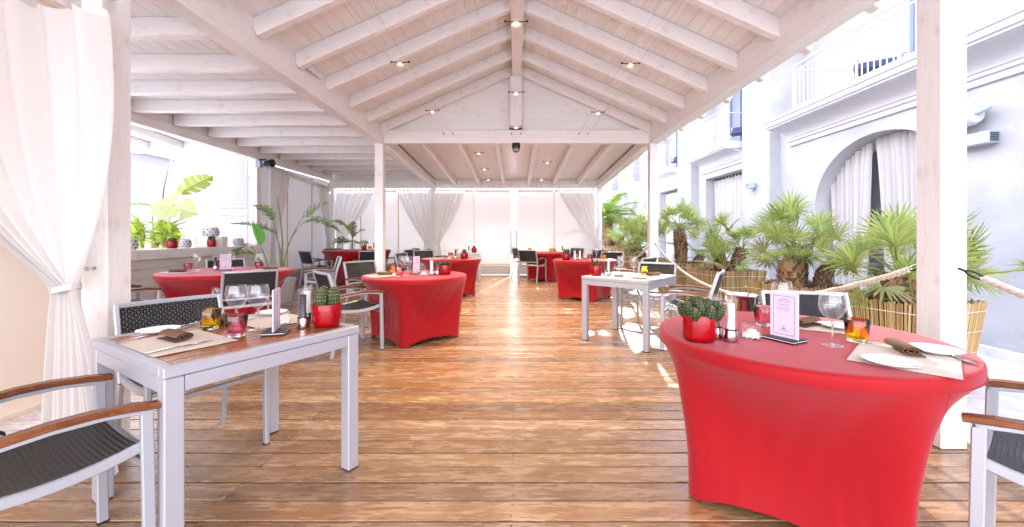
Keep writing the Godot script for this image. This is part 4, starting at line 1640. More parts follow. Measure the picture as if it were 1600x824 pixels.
func clay_pot(o: Node3D, r: float, h: float, m: Material) -> void:
	var b := Mb.new()
	b.lathe([Vector2(0, 0), Vector2(r * 0.72, 0), Vector2(r * 0.95, h * 0.85), Vector2(r, h * 0.86), Vector2(r, h), Vector2(r * 0.92, h), Vector2(r * 0.9, h * 0.9), Vector2(0, h * 0.9)], 24)
	part(o, "pot", b, m)

func pot_plants() -> void:
	var g0 := Color(0.10, 0.20, 0.06)
	var g1 := Color(0.20, 0.30, 0.10)
	# the tall plant with paddle leaves behind the left red table
	var o := thing("paddle_leaf_plant", "tall potted plant with torn paddle leaves behind the left red table", "plant", pt(-4.30, 7.5, 0.0))
	clay_pot(o, 0.24, 0.42, M.render_trim)
	var sc := Color(0.22, 0.30, 0.11)
	var f := Vector3(0, 0.36, 0)
	leaf_on_stem(o, f, Vector3(0.36, 1.50, 0.0), Vector3(-0.07, 0.05, 0), Vector3(0.75, 0.55, 0.1), 0.9, blade(0.62, 0.125, 0.35, 11, 1, g0, g1), sc)
	leaf_on_stem(o, f + Vector3(0.04, 0, 0.02), Vector3(0.42, 1.44, 0.05), Vector3(-0.10, 0.10, 0), Vector3(0.8, 0.08, 0.1), 0.6, blade(0.78, 0.11, 1.3, 16, 2, g0, g1), sc)
	leaf_on_stem(o, f + Vector3(-0.02, 0, 0), Vector3(-0.15, 1.48, 0.0), Vector3(0.05, 0, 0), Vector3(-0.5, 0.75, 0.1), -0.6, blade(0.55, 0.12, 1.2, 10, 3, g0, g1), sc)
	leaf_on_stem(o, f, Vector3(-0.05, 1.25, 0.1), Vector3(0.06, 0, 0), Vector3(-0.85, 0.35, 0.2), -0.4, blade(0.8, 0.125, 0.5, 12, 4, g0, g1), sc)
	leaf_on_stem(o, f + Vector3(-0.15, 0, 0.1), Vector3(-0.29, 1.02, 0.15), Vector3(0.04, 0, 0), Vector3(-0.15, 0.9, 0.25), 0.15, blade(0.42, 0.145, 0.0, 0, 5, Color(0.10, 0.32, 0.035), Color(0.11, 0.34, 0.04)), Color(0.14, 0.24, 0.08))
	leaf_on_stem(o, f + Vector3(-0.17, 0, 0.1), Vector3(-0.38, 0.86, 0.15), Vector3(0.03, 0, 0), Vector3(-0.9, 0.15, 0.3), 0.3, blade(0.46, 0.13, 1.0, 8, 6, g0, g1), Color(0.14, 0.24, 0.08))
	leaf_on_stem(o, f + Vector3(-0.14, 0, 0.12), Vector3(-0.45, 1.06, 0.2), Vector3(0.04, 0, 0), Vector3(-0.7, -0.5, 0.3), 0.2, blade(0.5, 0.12, 0.8, 9, 7, g0, g1), Color(0.14, 0.24, 0.08))
	var spear := Mb.new()
	spear.tinted = true
	spear.col = Color(0.17, 0.25, 0.10)
	spear.tube([f, Vector3(0.02, 1.1, 0), Vector3(-0.03, 1.62, 0), Vector3(-0.09, 1.95, 0)], PackedFloat32Array([0.022, 0.014, 0.012, 0.002]), 6)
	part(o, "new_leaf", spear, M.broad_leaf)
	# the smaller plant in the rear corner
	var p := thing("split_leaf_plant", "smaller potted plant with split leaves in the rear left corner", "plant", pt(-4.72, 11.7, 0.0))
	clay_pot(p, 0.22, 0.55, M.render_trim)
	var h0 := Color(0.20, 0.27, 0.07)
	var h1 := Color(0.33, 0.38, 0.12)
	for q in [[0.02, 1.30, -0.7, 0.7, 0.7, 0.16], [0.05, 1.12, 0.55, 0.5, 0.6, 0.17], [0.0, 1.0, -0.8, 0.35, 0.5, 0.15], [0.1, 0.95, 0.7, 0.2, 0.55, 0.15], [-0.05, 0.98, -0.5, 0.1, 0.5, 0.15], [0.05, 1.2, 0.1, 0.8, 0.55, 0.14]]:
		leaf_on_stem(p, Vector3(0, 0.5, 0), Vector3(q[0], q[1], 0.0), Vector3(0.02, 0, 0), Vector3(q[2], q[3], 0.35), 0.4 * signf(q[2]), blade(q[4], q[5], 0.7, 10, int(q[1] * 100), h0, h1), h1)
	var dr := thing("arching_leaf_plant", "low plant with one arching leaf behind the far left red table", "plant", pt(-4.35, 11.75, 0.0))
	clay_pot(dr, 0.16, 0.4, M.render_trim)
	leaf_on_stem(dr, Vector3(0, 0.35, 0), Vector3(-0.12, 0.95, 0), Vector3(0.04, 0, 0), Vector3(-0.8, 0.3, 0.1), -0.5, blade(0.6, 0.07, 1.2, 12, 8, g0, g1), sc)
	# the bright plants on the far side of the ledge
	var e := thing("banana_plant", "tall bright green banana plant behind the left ledge", "plant", pt(-6.55, 7.6, -0.26))
	var y0 := Color(0.34, 0.46, 0.05)
	var y1 := Color(0.46, 0.56, 0.10)
	var yc := Color(0.42, 0.36, 0.16)
	leaf_on_stem(e, Vector3(0, 0.05, 0), Vector3(0.25, 2.22, 0.0), Vector3(-0.14, 0, 0), Vector3(0.8, 0.45, 0.0), -0.9, blade(0.85, 0.17, 0.4, 5, 21, y0, y1), yc)
	leaf_on_stem(e, Vector3(0.05, 0.05, 0.05), Vector3(-0.12, 2.02, 0.1), Vector3(-0.05, 0, 0), Vector3(0.85, -0.1, 0.1), 1.0, blade(0.9, 0.30, 0.5, 4, 22, Color(0.40, 0.48, 0.17), Color(0.46, 0.52, 0.2)), yc)
	leaf_on_stem(e, Vector3(-0.04, 0.05, 0), Vector3(-0.2, 2.0, 0), Vector3(-0.05, 0, 0), Vector3(-0.8, 0.2, 0.1), 0.3, blade(0.4, 0.07, 0.6, 6, 23, Color(0.2, 0.24, 0.1), y0), yc)
	var sp2 := Mb.new()
	sp2.tinted = true
	sp2.col = Color(0.3, 0.24, 0.16)
	sp2.tube([Vector3(-0.05, 1.6, 0), Vector3(0.0, 2.3, 0), Vector3(0.10, 2.75, 0)], PackedFloat32Array([0.02, 0.012, 0.003]), 5)
	part(e, "new_leaf", sp2, M.broad_leaf)
	var rr := RandomNumberGenerator.new()
	rr.seed = 55
	var lfm := []
	for k in 3:
		lfm.append(blade(0.50, 0.07, 0.8, 7, 30 + k, Color(0.36, 0.52, 0.04), Color(0.50, 0.64, 0.09)).mesh())
	for bush in [[-6.5, 7.0, 1.2, "bright green bush at the left end of the ledge by the near post"], [-6.2, 7.35, 1.2, "bright green bush behind the red pot on the ledge"], [-6.72, 7.7, 1.2, "bright green bush below the banana plant behind the ledge"]]:
		var bo := thing("leafy_bush", bush[3], "bush", pt(bush[0], bush[1], -0.26), 0.0, "bright bushes behind the ledge")
		for k in 26:
			var az := k * 2.39996
			var el := lerpf(1.3, 0.0, k / 26.0)
			var at := Vector3(cos(az) * 0.12, bush[2] + 0.25 * rr.randf(), sin(az) * 0.12)
			part(bo, "leaf", lfm[k % 3], M.broad_leaf, at, (Basis(Vector3.UP, az) * Basis(Vector3.RIGHT, -el - 0.15) * Basis(Vector3.BACK, rr.randf_range(-0.6, 0.6))).scaled(Vector3.ONE * rr.randf_range(0.7, 1.1)))
		var st := Mb.new()
		st.tinted = true
		st.col = Color(0.35, 0.22, 0.12)
		for k in 5:
			st.tube([Vector3(cos(k * 1.3) * 0.06, 0, sin(k * 1.3) * 0.06), Vector3(cos(k * 1.3) * 0.1, bush[2] + 0.4, sin(k * 1.3) * 0.1)], 0.018, 5)
		part(bo, "stem", st, M.trunk_fibre)


# ---------------------------------------------------------------- small things

# one spiny cactus body: a ribbed ball or finger
func cactus(o: Node3D, at: Vector3, r: float, h: float, ribs: int, tone: Color, spine: Material, seed_: int, tilt := Basis()) -> void:
	var b := Mb.new()
	b.tinted = true
	b.col = tone
	var shape := func(s: float, t: float) -> Vector3:
		var a := -s * TAU
		var q := t * PI * 0.93
		var rr := r * (0.9 + 0.1 * cos(a * ribs)) * pow(sin(q + 0.08), 0.8)
		return Vector3(cos(a) * rr, h * 0.5 * (1.0 - cos(q)), sin(a) * rr)
	b.sheet(ribs * 4, 9, shape, 1, 1, true)
	var body := part(o, "cactus_body", b, M.cactus_skin, at, tilt)
	var m := Mb.new()
	var rn := RandomNumberGenerator.new()
	rn.seed = seed_
	for k in ribs:
		for j in 7:
			var t := 0.25 + 0.75 * j / 6.0
			var p: Vector3 = shape.call(k / float(ribs), t)
			var n := Vector3(p.x / r, (p.y - h * 0.45) / (h * 0.5), p.z / r).normalized()
			for e in 4:
				var dv := (n + Vector3(rn.randf_range(-0.9, 0.9), rn.randf_range(-0.7, 0.9), rn.randf_range(-0.9, 0.9))).normalized()
				var sd := dv.cross(n + Vector3(0.01, 0.02, 0.03)).normalized() * 0.0009
				var tip := p + dv * r * rn.randf_range(0.16, 0.30)
				m.tri(p - sd, p + sd, tip, n, n, n)
	stuff(part(body, "spines", m, spine))

func red_pot(label: String, at: Vector3, r: float, h: float, kind: int, group := "red cactus pots on the tables") -> void:
	var o := thing("cactus_pot", label, "cactus pot", at, 0.0, group)
	var b := Mb.new()
	b.lathe([Vector2(0, 0.003), Vector2(r * 0.82, 0.003), Vector2(r * 0.95, 0.012), Vector2(r, 0.03), Vector2(r, h - 0.003), Vector2(r * 0.985, h), Vector2(r * 0.93, h), Vector2(r * 0.915, h - 0.006), Vector2(r * 0.91, h * 0.8)], 40)
	part(o, "pot", b, M.red_glaze)
	var f := Mb.new()
	f.lathe([Vector2(0, 0.0), Vector2(r * 0.8, 0.0), Vector2(r * 0.8, 0.003)], 32)
	part(o, "foot_pad", f, M.rubber)
	var s := Mb.new()
	s.lathe([Vector2(r * 0.905, h * 0.84), Vector2(r * 0.5, h * 0.87), Vector2(0, h * 0.88)], 20)
	part(o, "soil", s, M.soil)
	var y := h * 0.82
	var rr := RandomNumberGenerator.new()
	rr.seed = int(at.x * 977.0) + int(at.z * 131.0) + kind
	if kind == 0:
		for q in [[-0.26, 0.36, 0.43, 1.35], [0.46, -0.05, 0.43, 1.5], [-0.42, -0.42, 0.40, 1.5]]:
			cactus(o, Vector3(q[0] * r, y, q[1] * r), r * q[2], r * q[3], 15, Color(0.30, 0.42, 0.17), M.spines, rr.randi() % 999)
	elif kind == 1:
		for k in 17:
			var a := k * 2.39996
			var d := sqrt(k / 17.0) * 1.0
			var bs := Basis(Vector3(sin(a), 0, -cos(a)), d * 0.42)
			cactus(o, Vector3(cos(a) * d * r, y - 0.004 + (1.0 - d) * r * 0.55, sin(a) * d * r * 0.92), r * rr.randf_range(0.27, 0.35), r * rr.randf_range(0.85, 1.15), 9, Color(0.20, 0.31, 0.11), M.spines, rr.randi() % 999, bs)
	elif kind == 2:
		var lb := Mb.new()
		lb.tinted = true
		lb.col = Color(0.20, 0.36, 0.15)
		lb.lathe([Vector2(0, 0), Vector2(r * 0.12, r * 0.1), Vector2(r * 0.26, r * 0.5), Vector2(r * 0.2, r * 0.85), Vector2(0, r * 1.0)], 8)
		var lm := lb.mesh()
		for k in 15:
			var a := k * 2.39996
			var d := sqrt(k / 15.0)
			part(o, "leaf", lm, M.cactus_skin, Vector3(cos(a) * d * r * 0.6, y, sin(a) * d * r * 0.6), Basis(Vector3.UP, -a) * Basis(Vector3.BACK, -d * 0.9) * Basis.from_scale(Vector3(0.5, 1.0, 1.0)))
	elif kind == 3:
		for q in [[-0.35, 0.1, 0.17, 2.5, 0.25], [0.1, 0.2, 0.16, 1.4, -0.1], [0.45, -0.1, 0.17, 1.2, -0.4], [-0.05, -0.4, 0.15, 1.0, 0.2], [0.3, 0.4, 0.16, 1.0, -0.3]]:
			cactus(o, Vector3(q[0] * r, y, q[1] * r), r * q[2], r * q[3], 8, Color(0.36, 0.36, 0.14), M.spines, rr.randi() % 999, Basis(Vector3.BACK, q[4]))
	elif kind == 4:
		cactus(o, Vector3(0, y, 0), r * 0.8, r * 1.0, 14, Color(0.32, 0.30, 0.20), M.spines, 5)
	else:
		cactus(o, Vector3(0, y, 0), r * 0.62, r * 1.25, 16, Color(0.42, 0.48, 0.32), M.spines, 6)

var protos := {}

# builds a small thing once; later ones are copies of it
func item(kind: String, label: String, at: Vector3, turn := 0.0) -> Node3D:
	if protos.has(kind):
		return copy(protos[kind], label, at, turn)
	var o: Node3D
	match kind:
		"wine_glass":
			o = thing("wine_glass", label, "wine glass", at, turn, "wine glasses on the tables")
			var b := Mb.new()
			b.lathe([Vector2(0.0045, 0.105), Vector2(0.015, 0.110), Vector2(0.034, 0.128), Vector2(0.048, 0.155), Vector2(0.051, 0.175), Vector2(0.048, 0.205), Vector2(0.043, 0.226)], 32)
			b.lathe([Vector2(0.043, 0.226), Vector2(0.0422, 0.2265), Vector2(0.0415, 0.226), Vector2(0.0465, 0.205), Vector2(0.0492, 0.175), Vector2(0.0462, 0.156), Vector2(0.032, 0.130), Vector2(0.012, 0.114), Vector2(0, 0.112)], 32)
			part(o, "bowl", b, M.clear_glass)
			var s := Mb.new()
			s.lathe([Vector2(0.004, 0.006), Vector2(0.0032, 0.03), Vector2(0.0034, 0.08), Vector2(0.006, 0.09), Vector2(0.0045, 0.105)], 12)
			part(o, "stem", s, M.thick_glass)
			var f := Mb.new()
			f.lathe([Vector2(0, 0.0006), Vector2(0.040, 0.0006), Vector2(0.041, 0.002), Vector2(0.015, 0.004), Vector2(0.004, 0.007), Vector2(0, 0.007)], 32)
			part(o, "foot", f, M.clear_glass)
		"yellow_tumbler", "purple_tumbler":
			var y := kind == "yellow_tumbler"
			o = thing(kind, label, "tumbler", at, turn, "coloured tumblers on the tables")
			var b := Mb.new()
			b.lathe([Vector2(0, 0.012), Vector2(0.037, 0.012), Vector2(0.039, 0.016), Vector2(0.049, 0.10), Vector2(0.048, 0.1015), Vector2(0.0465, 0.10), Vector2(0.0365, 0.020), Vector2(0, 0.018)], 36)
			part(o, "cup", b, M[("yellow" if y else "purple") + "_glass"])
			var f := Mb.new()
			f.lathe([Vector2(0, 0.0008), Vector2(0.035, 0.0008), Vector2(0.037, 0.003), Vector2(0.0368, 0.0118), Vector2(0, 0.0118)], 36)
			part(o, "base", f, M.thick_glass)
		"pepper_mill", "salt_mill":
			o = thing(kind, label, "mill", at, turn, "salt and pepper mills on the tables")
			var b := Mb.new()
			b.lathe([Vector2(0, 0.0008), Vector2(0.030, 0.0008), Vector2(0.031, 0.003), Vector2(0.029, 0.03), Vector2(0.0265, 0.05), Vector2(0, 0.05)], 28)
			part(o, "base", b, M.steel)
			var c := Mb.new()
			c.lathe([Vector2(0, 0.0505), Vector2(0.0265, 0.0505), Vector2(0.0265, 0.056), Vector2(0, 0.056)], 24)
			part(o, "collar", c, M.black_metal)
			var g := Mb.new()
			g.lathe([Vector2(0.026, 0.0565), Vector2(0.0225, 0.10), Vector2(0.023, 0.14), Vector2(0.028, 0.185), Vector2(0.029, 0.188), Vector2(0.022, 0.198), Vector2(0.006, 0.202), Vector2(0, 0.202)], 8)
			part(o, "body", g, M.acrylic)
			var k := Mb.new()
			k.lathe([Vector2(0, 0.0565), Vector2(0.017, 0.0565), Vector2(0.015, 0.1), Vector2(0.016, 0.17), Vector2(0, 0.172)], 14)
			part(o, "filling", k, M.pepper if kind == "pepper_mill" else M.salt)
		"candle_glass":
			o = thing("candle_glass", label, "candle holder", at, turn, "square candle glasses on the tables")
			var b := Mb.new()
			for e in [[-0.036, -0.033, -0.036, 0.036], [0.033, 0.036, -0.036, 0.036], [-0.0328, 0.0328, -0.036, -0.033], [-0.0328, 0.0328, 0.033, 0.036]]:
				b.bx(e[0], e[1], 0.006, 0.062, e[2], e[3])
			part(o, "glass", b, M.clear_glass)
			var f := Mb.new()
			f.bx(-0.036, 0.036, 0.0008, 0.0058, -0.036, 0.036, 0.001)
			part(o, "base", f, M.thick_glass)
			var p := Mb.new()
			p.slab(8, 8, func(s: float, t: float) -> Vector3: return Vector3(-0.032 + 0.064 * t, 0.022 + 0.004 * sin(s * 17.0) * cos(t * 13.0), -0.032 + 0.064 * s), Vector3(0, 0.014, 0))
			part(o, "pebbles", p, M.pebbles)
			var c := Mb.new()
			c.lathe([Vector2(0, 0.024), Vector2(0.019, 0.024), Vector2(0.019, 0.038), Vector2(0.015, 0.040), Vector2(0, 0.039)], 18)
			part(o, "tea_light", c, M.wax)
		"plate":
			o = thing("side_plate", label, "plate", at, turn, "white side plates on the tables")
			var b := Mb.new()
			b.lathe([Vector2(0, 0.0015), Vector2(0.045, 0.0015), Vector2(0.05, 0.004), Vector2(0.083, 0.015), Vector2(0.085, 0.017), Vector2(0.082, 0.0175), Vector2(0.054, 0.008), Vector2(0.048, 0.0055), Vector2(0, 0.005)], 48)
			part(o, "dish", b, M.china)
			var rm := Mb.new()
			rm.lathe([Vector2(0.030, 0.0003), Vector2(0.034, 0.0003), Vector2(0.034, 0.0014), Vector2(0.030, 0.0014)], 32)
			part(o, "foot_ring", rm, M.china)
		"napkin":
			o = thing("rolled_napkin", label, "napkin", at, turn, "brown rolled napkins on the tables")
			var b := Mb.new()
			var sp := []
			for k in 34:
				var t := k / 33.0
				var a := t * TAU * 2.2
				var q := lerpf(1.0, 0.25, t)
				sp.append(Vector3(0, 0.021 + sin(a) * 0.019 * q, cos(a) * 0.036 * q))
			for k in 33:
				var a0: Vector3 = sp[k]
				var b0: Vector3 = sp[k + 1]
				var nn := Vector3(0, (a0.y + b0.y) / 2 - 0.021, (a0.z + b0.z) / 2 * 0.35).normalized()
				var x := Vector3(0.085, 0, 0)
				var w := nn * 0.003
				b.face([a0 - x, b0 - x, b0 + x, a0 + x], nn)
				b.face([a0 - x - w, b0 - x - w, b0 + x - w, a0 + x - w], -nn)
				b.face([a0 + x, b0 + x, b0 + x - w, a0 + x - w], Vector3.RIGHT)
				b.face([a0 - x, b0 - x, b0 - x - w, a0 - x - w], Vector3.LEFT)
			part(o, "roll", b, M.napkin_cloth)
			var fl := Mb.new()
			fl.slab(6, 3, func(s: float, t: float) -> Vector3: return Vector3(-0.083 + 0.166 * t, 0.005 + 0.001 * sin(t * 9.0), 0.0 + 0.042 * s), Vector3(0, 0.004, 0))
			part(o, "flap", fl, M.napkin_cloth)
		"knife":
			o = thing("knife", label, "knife", at, turn, "knives on the tables")
			var h := Mb.new()
			h.sweep([Vector3(0, 0.003, -0.12), Vector3(0, 0.006, -0.08), Vector3(0, 0.006, -0.03), Vector3(0, 0.004, 0.0)], [Vector2(-0.006, -0.0025), Vector2(0.006, -0.0025), Vector2(0.006, 0.0025), Vector2(-0.006, 0.0025)], Vector3.UP, [0.9, 1.0, 0.8, 0.7])
			part(o, "handle", h, M.cutlery)
			var b := Mb.new()
			b.sweep([Vector3(0, 0.003, 0.0), Vector3(0, 0.003, 0.03), Vector3(0.002, 0.003, 0.08), Vector3(0.005, 0.002, 0.115)], [Vector2(-0.010, -0.0012), Vector2(0.010, -0.0012), Vector2(0.010, 0.0012), Vector2(-0.010, 0.0012)], Vector3.UP, [0.6, 1.0, 0.95, 0.2])
			part(o, "blade", b, M.cutlery)
		"fork":
			o = thing("fork", label, "fork", at, turn, "forks on the tables")
			var h := Mb.new()
			h.sweep([Vector3(0, 0.002, -0.11), Vector3(0, 0.008, -0.07), Vector3(0, 0.011, -0.02), Vector3(0, 0.006, 0.03), Vector3(0, 0.003, 0.05)], [Vector2(-0.006, -0.0012), Vector2(0.006, -0.0012), Vector2(0.006, 0.0012), Vector2(-0.006, 0.0012)], Vector3.UP, [1.2, 0.9, 0.5, 0.7, 1.9])
			part(o, "handle", h, M.cutlery)
			for k in 4:
				var t := Mb.new()
				var x := -0.009 + 0.006 * k
				t.rod([Vector3(x, 0.0035, 0.05), Vector3(x, 0.004, 0.07), Vector3(x * 0.95, 0.008, 0.095)], 0.003, 0.0018)
				part(o, "tine", t, M.cutlery)
		"placemat":
			o = thing("paper_placemat", label, "placemat", at, turn, "paper placemats on the tables")
			var b := Mb.new()
			b.slab(6, 5, func(s: float, t: float) -> Vector3: return Vector3(-0.205 + 0.41 * t, 0.0024 + 0.0008 * sin(s * 8.0 + t * 5.0), -0.15 + 0.30 * s), Vector3(0, 0.0008, 0))
			part(o, "sheet", b, M.paper_mat)
			var e := Mb.new()
			e.rod([Vector3(-0.203, 0.0033, 0.147), Vector3(0.203, 0.0033, 0.147)], 0.003, 0.0008)
			part(o, "fold", e, M.paper_mat)
		"card":
			o = thing("menu_stand", label, "menu card", at, turn, "menu cards on the tables")
			var b := Mb.new()
			b.bx(-0.07, 0.07, 0.0008, 0.007, -0.05, 0.05, 0.001)
			part(o, "base", b, M.black_metal)
			var b2 := Mb.new()
			b2.bx(-0.07, 0.07, 0.0072, 0.0105, -0.05, 0.05, 0.001)
			part(o, "base_layer", b2, M.card_white)
			var b3 := Mb.new()
			b3.bx(-0.069, 0.069, 0.0107, 0.015, -0.049, 0.049, 0.001)
			part(o, "base_top", b3, M.black_metal)
			var c := Mb.new()
			c.bx(-0.062, 0.062, 0.0152, 0.215, -0.003, 0.003, 0.0006)
			var cd := part(o, "card", c, M.card_white)
			var f := Mb.new()
			for s in [1.0, -1.0]:
				var z: float = s * 0.0036
				var x: float = s * 0.060
				var nn := Vector3(0, 0, s)
				f.tri(Vector3(-x, 0.017, z), Vector3(x, 0.017, z), Vector3(x, 0.213, z), nn, nn, nn, Vector2(0, 1), Vector2(1, 1), Vector2(1, 0))
				f.tri(Vector3(-x, 0.017, z), Vector3(x, 0.213, z), Vector3(-x, 0.213, z), nn, nn, nn, Vector2(0, 1), Vector2(1, 0), Vector2(0, 0))
			part(cd, "print", f, M.card_print)
		"bread_basket":
			o = thing("bread_basket", label, "basket", at, turn)
			var b := Mb.new()
			b.lathe([Vector2(0, 0.002), Vector2(0.08, 0.002), Vector2(0.11, 0.07), Vector2(0.105, 0.07), Vector2(0.075, 0.01), Vector2(0, 0.01)], 20)
			part(o, "basket", b, M.blind_bar)
			for k in 6:
				var l := Mb.new()
				l.lathe([Vector2(0, 0), Vector2(0.03, 0.01), Vector2(0.038, 0.03), Vector2(0.025, 0.055), Vector2(0, 0.062)], 12)
				part(o, "fruit", l, M.yellow_fruit if M.has("yellow_fruit") else mat("yellow_fruit", Color(0.85, 0.55, 0.12), 0.5), Vector3(cos(k * 1.05) * 0.05, 0.05 + 0.02 * (k % 2), sin(k * 1.05) * 0.05))
	protos[kind] = o
	return o


# ---------------------------------------------------------------- chairs and tables

var chair0: Node3D

func chair(label: String, px: float, d: float, dx: float, dd: float, group := "aluminium armchairs round the tables") -> void:
	if chair0 != null:
		copy(chair0, label, pt(px, d), facing(dx, dd), group)
		return
	var o := thing("armchair", label, "armchair", pt(px, d), facing(dx, dd), group)
	chair0 = o
	var al: StandardMaterial3D = M.aluminium
	for s in [-1.0, 1.0]:
		var fl := Mb.new()
		fl.rod([Vector3(s * 0.268, 0, 0.235), Vector3(s * 0.268, 0.598, 0.225)], 0.024, 0.036, Vector3.BACK)
		part(o, "leg", fl, al)
		var rl := Mb.new()
		rl.rod([Vector3(s * 0.262, 0, -0.275), Vector3(s * 0.256, 0.2, -0.235), Vector3(s * 0.252, 0.43, -0.2)], 0.024, 0.034, Vector3.BACK)
		part(o, "leg", rl, al)
		var sp := Mb.new()
		sp.rod([Vector3(s * 0.268, 0.592, 0.242), Vector3(s * 0.268, 0.612, 0.12), Vector3(s * 0.266, 0.613, 0.0), Vector3(s * 0.262, 0.600, -0.13), Vector3(s * 0.256, 0.588, -0.228)], 0.024, 0.016)
		var arm := part(o, "arm_support", sp, al)
		var wd := Mb.new()
		wd.off = Vector2(R.randf(), R.randf())
		wd.rod([Vector3(s * 0.270, 0.609, 0.262), Vector3(s * 0.270, 0.622, 0.19), Vector3(s * 0.269, 0.632, 0.09), Vector3(s * 0.268, 0.632, 0.0), Vector3(s * 0.265, 0.622, -0.1), Vector3(s * 0.260, 0.607, -0.205)], 0.046, 0.022)
		part(arm, "armrest", wd, M.arm_teak)
		var cap := Mb.new()
		cap.bx(s * 0.268 - 0.013, s * 0.268 + 0.013, -0.001, 0.006, 0.216, 0.254)
		part(o, "foot_cap", cap, M.rubber)
	# seat frame with its curved sides
	var sf := Mb.new()
	var prof := func(z: float) -> float: return 0.432 + 0.030 * pow((z + 0.02) / 0.22, 2.0)
	for s in [-1.0, 1.0]:
		var pts := []
		for k in 9:
			var z := lerpf(-0.205, 0.222, k / 8.0)
			pts.append(Vector3(s * 0.243, prof.call(z), z))
		sf.rod(pts, 0.022, 0.034)
	sf.rod([Vector3(-0.255, 0.452, 0.222), Vector3(0.255, 0.452, 0.222)], 0.024, 0.024)
	sf.rod([Vector3(-0.250, 0.45, -0.205), Vector3(0.250, 0.45, -0.205)], 0.024, 0.03)
	sf.rod([Vector3(-0.262, 0.405, 0.225), Vector3(0.262, 0.405, 0.225)], 0.018, 0.022)
	part(o, "seat_frame", sf, al)
	var st := Mb.new()
	st.slab(8, 12, func(s: float, t: float) -> Vector3:
		var z := lerpf(-0.195, 0.212, s)
		var x := lerpf(-0.232, 0.232, t)
		return Vector3(x, prof.call(z) + 0.010 - 0.012 * (1.0 - pow(x / 0.232, 2.0)), z), Vector3(0, 0.010, 0), 7.0, 8.0)
	part(o, "seat", st, M.wicker)
	# backrest
	var bf := Mb.new()
	for s in [-1.0, 1.0]:
		bf.rod([Vector3(s * 0.252, 0.432, -0.2), Vector3(s * 0.250, 0.60, -0.228), Vector3(s * 0.246, 0.835, -0.300)], 0.024, 0.034, Vector3.BACK)
	var top := []
	var low := []
	for k in 7:
		var x := lerpf(-0.238, 0.238, k / 6.0)
		var bow := -0.018 * (1.0 - pow(x / 0.24, 2.0))
		top.append(Vector3(x, 0.828, -0.297 + bow))
		low.append(Vector3(x, 0.535, -0.217 + bow))
	bf.rod(top, 0.026, 0.024)
	bf.rod(low, 0.022, 0.022)
	part(o, "back_frame", bf, al)
	var bk := Mb.new()
	bk.slab(10, 8, func(s: float, t: float) -> Vector3:
		var x := lerpf(-0.235, 0.235, s)
		var y := lerpf(0.543, 0.818, t)
		return Vector3(x, y, -0.207 - (y - 0.5) * 0.273 - 0.018 * (1.0 - pow(x / 0.24, 2.0))), Vector3(0, 0, 0.010), 8.5, 5.0)
	part(o, "backrest", bk, M.wicker)


# an aluminium table with a slatted teak top; x runs along its front edge
func square_table(label: String, x: float, d: float, turn: float, w: float, grey := false) -> void:
	var o := thing("square_table", label, "table", pt(x, d), turn, "")
	var h := w / 2.0
	var al: StandardMaterial3D = M.table_metal
	var fm := Mb.new()
	var e := 0.042
	fm.bx(-h, h, 0.705, 0.742, h - e, h, 0.003)
	fm.bx(-h, h, 0.705, 0.742, -h, -h + e, 0.003)
	fm.bx(-h, -h + e, 0.705, 0.742, -h + e + 0.0005, h - e - 0.0005, 0.003)
	fm.bx(h - e, h, 0.705, 0.742, -h + e + 0.0005, h - e - 0.0005, 0.003)
	part(o, "top_frame", fm, al)
	var n := 12
	var span := (w - 2 * e - 0.004) / n
	for k in n:
		var s := Mb.new()
		s.off = Vector2(R.randf() * 3, R.randf() * 3)
		var z := -h + e + 0.002 + span * (k + 0.5)
		s.bx(-h + e + 0.001, h - e - 0.001, 0.718, 0.7405, z - span / 2 + 0.0018, z + span / 2 - 0.0018, 0.0025)
		part(o, "slat", s, M.render_trim if grey else M.teak)
	var ap := Mb.new()
	for s in [-1.0, 1.0]:
		ap.bx(-h + 0.066, h - 0.066, 0.645, 0.702, s * (h - 0.028), s * (h - 0.004), 0.002)
		ap.bx(s * (h - 0.028), s * (h - 0.004), 0.645, 0.702, -h + 0.066, h - 0.066, 0.002)
	part(o, "apron", ap, al)
	var sub := Mb.new()
	sub.bx(-h + 0.04, h - 0.04, 0.703, 0.712, -h + 0.04, h - 0.04)
	part(o, "under_panel", sub, M.vent_dark)
	for sx in [-1.0, 1.0]:
		for sz in [-1.0, 1.0]:
			var l := Mb.new()
			l.box(Vector3(sx * (h - 0.033), 0.354, sz * (h - 0.033)), Vector3(0.062, 0.696, 0.062), 0.004)
			part(o, "leg", l, al)
			var f := Mb.new()
			f.box(Vector3(sx * (h - 0.033), 0.003, sz * (h - 0.033)), Vector3(0.054, 0.006, 0.054))
			part(o, "foot_cap", f, M.rubber)


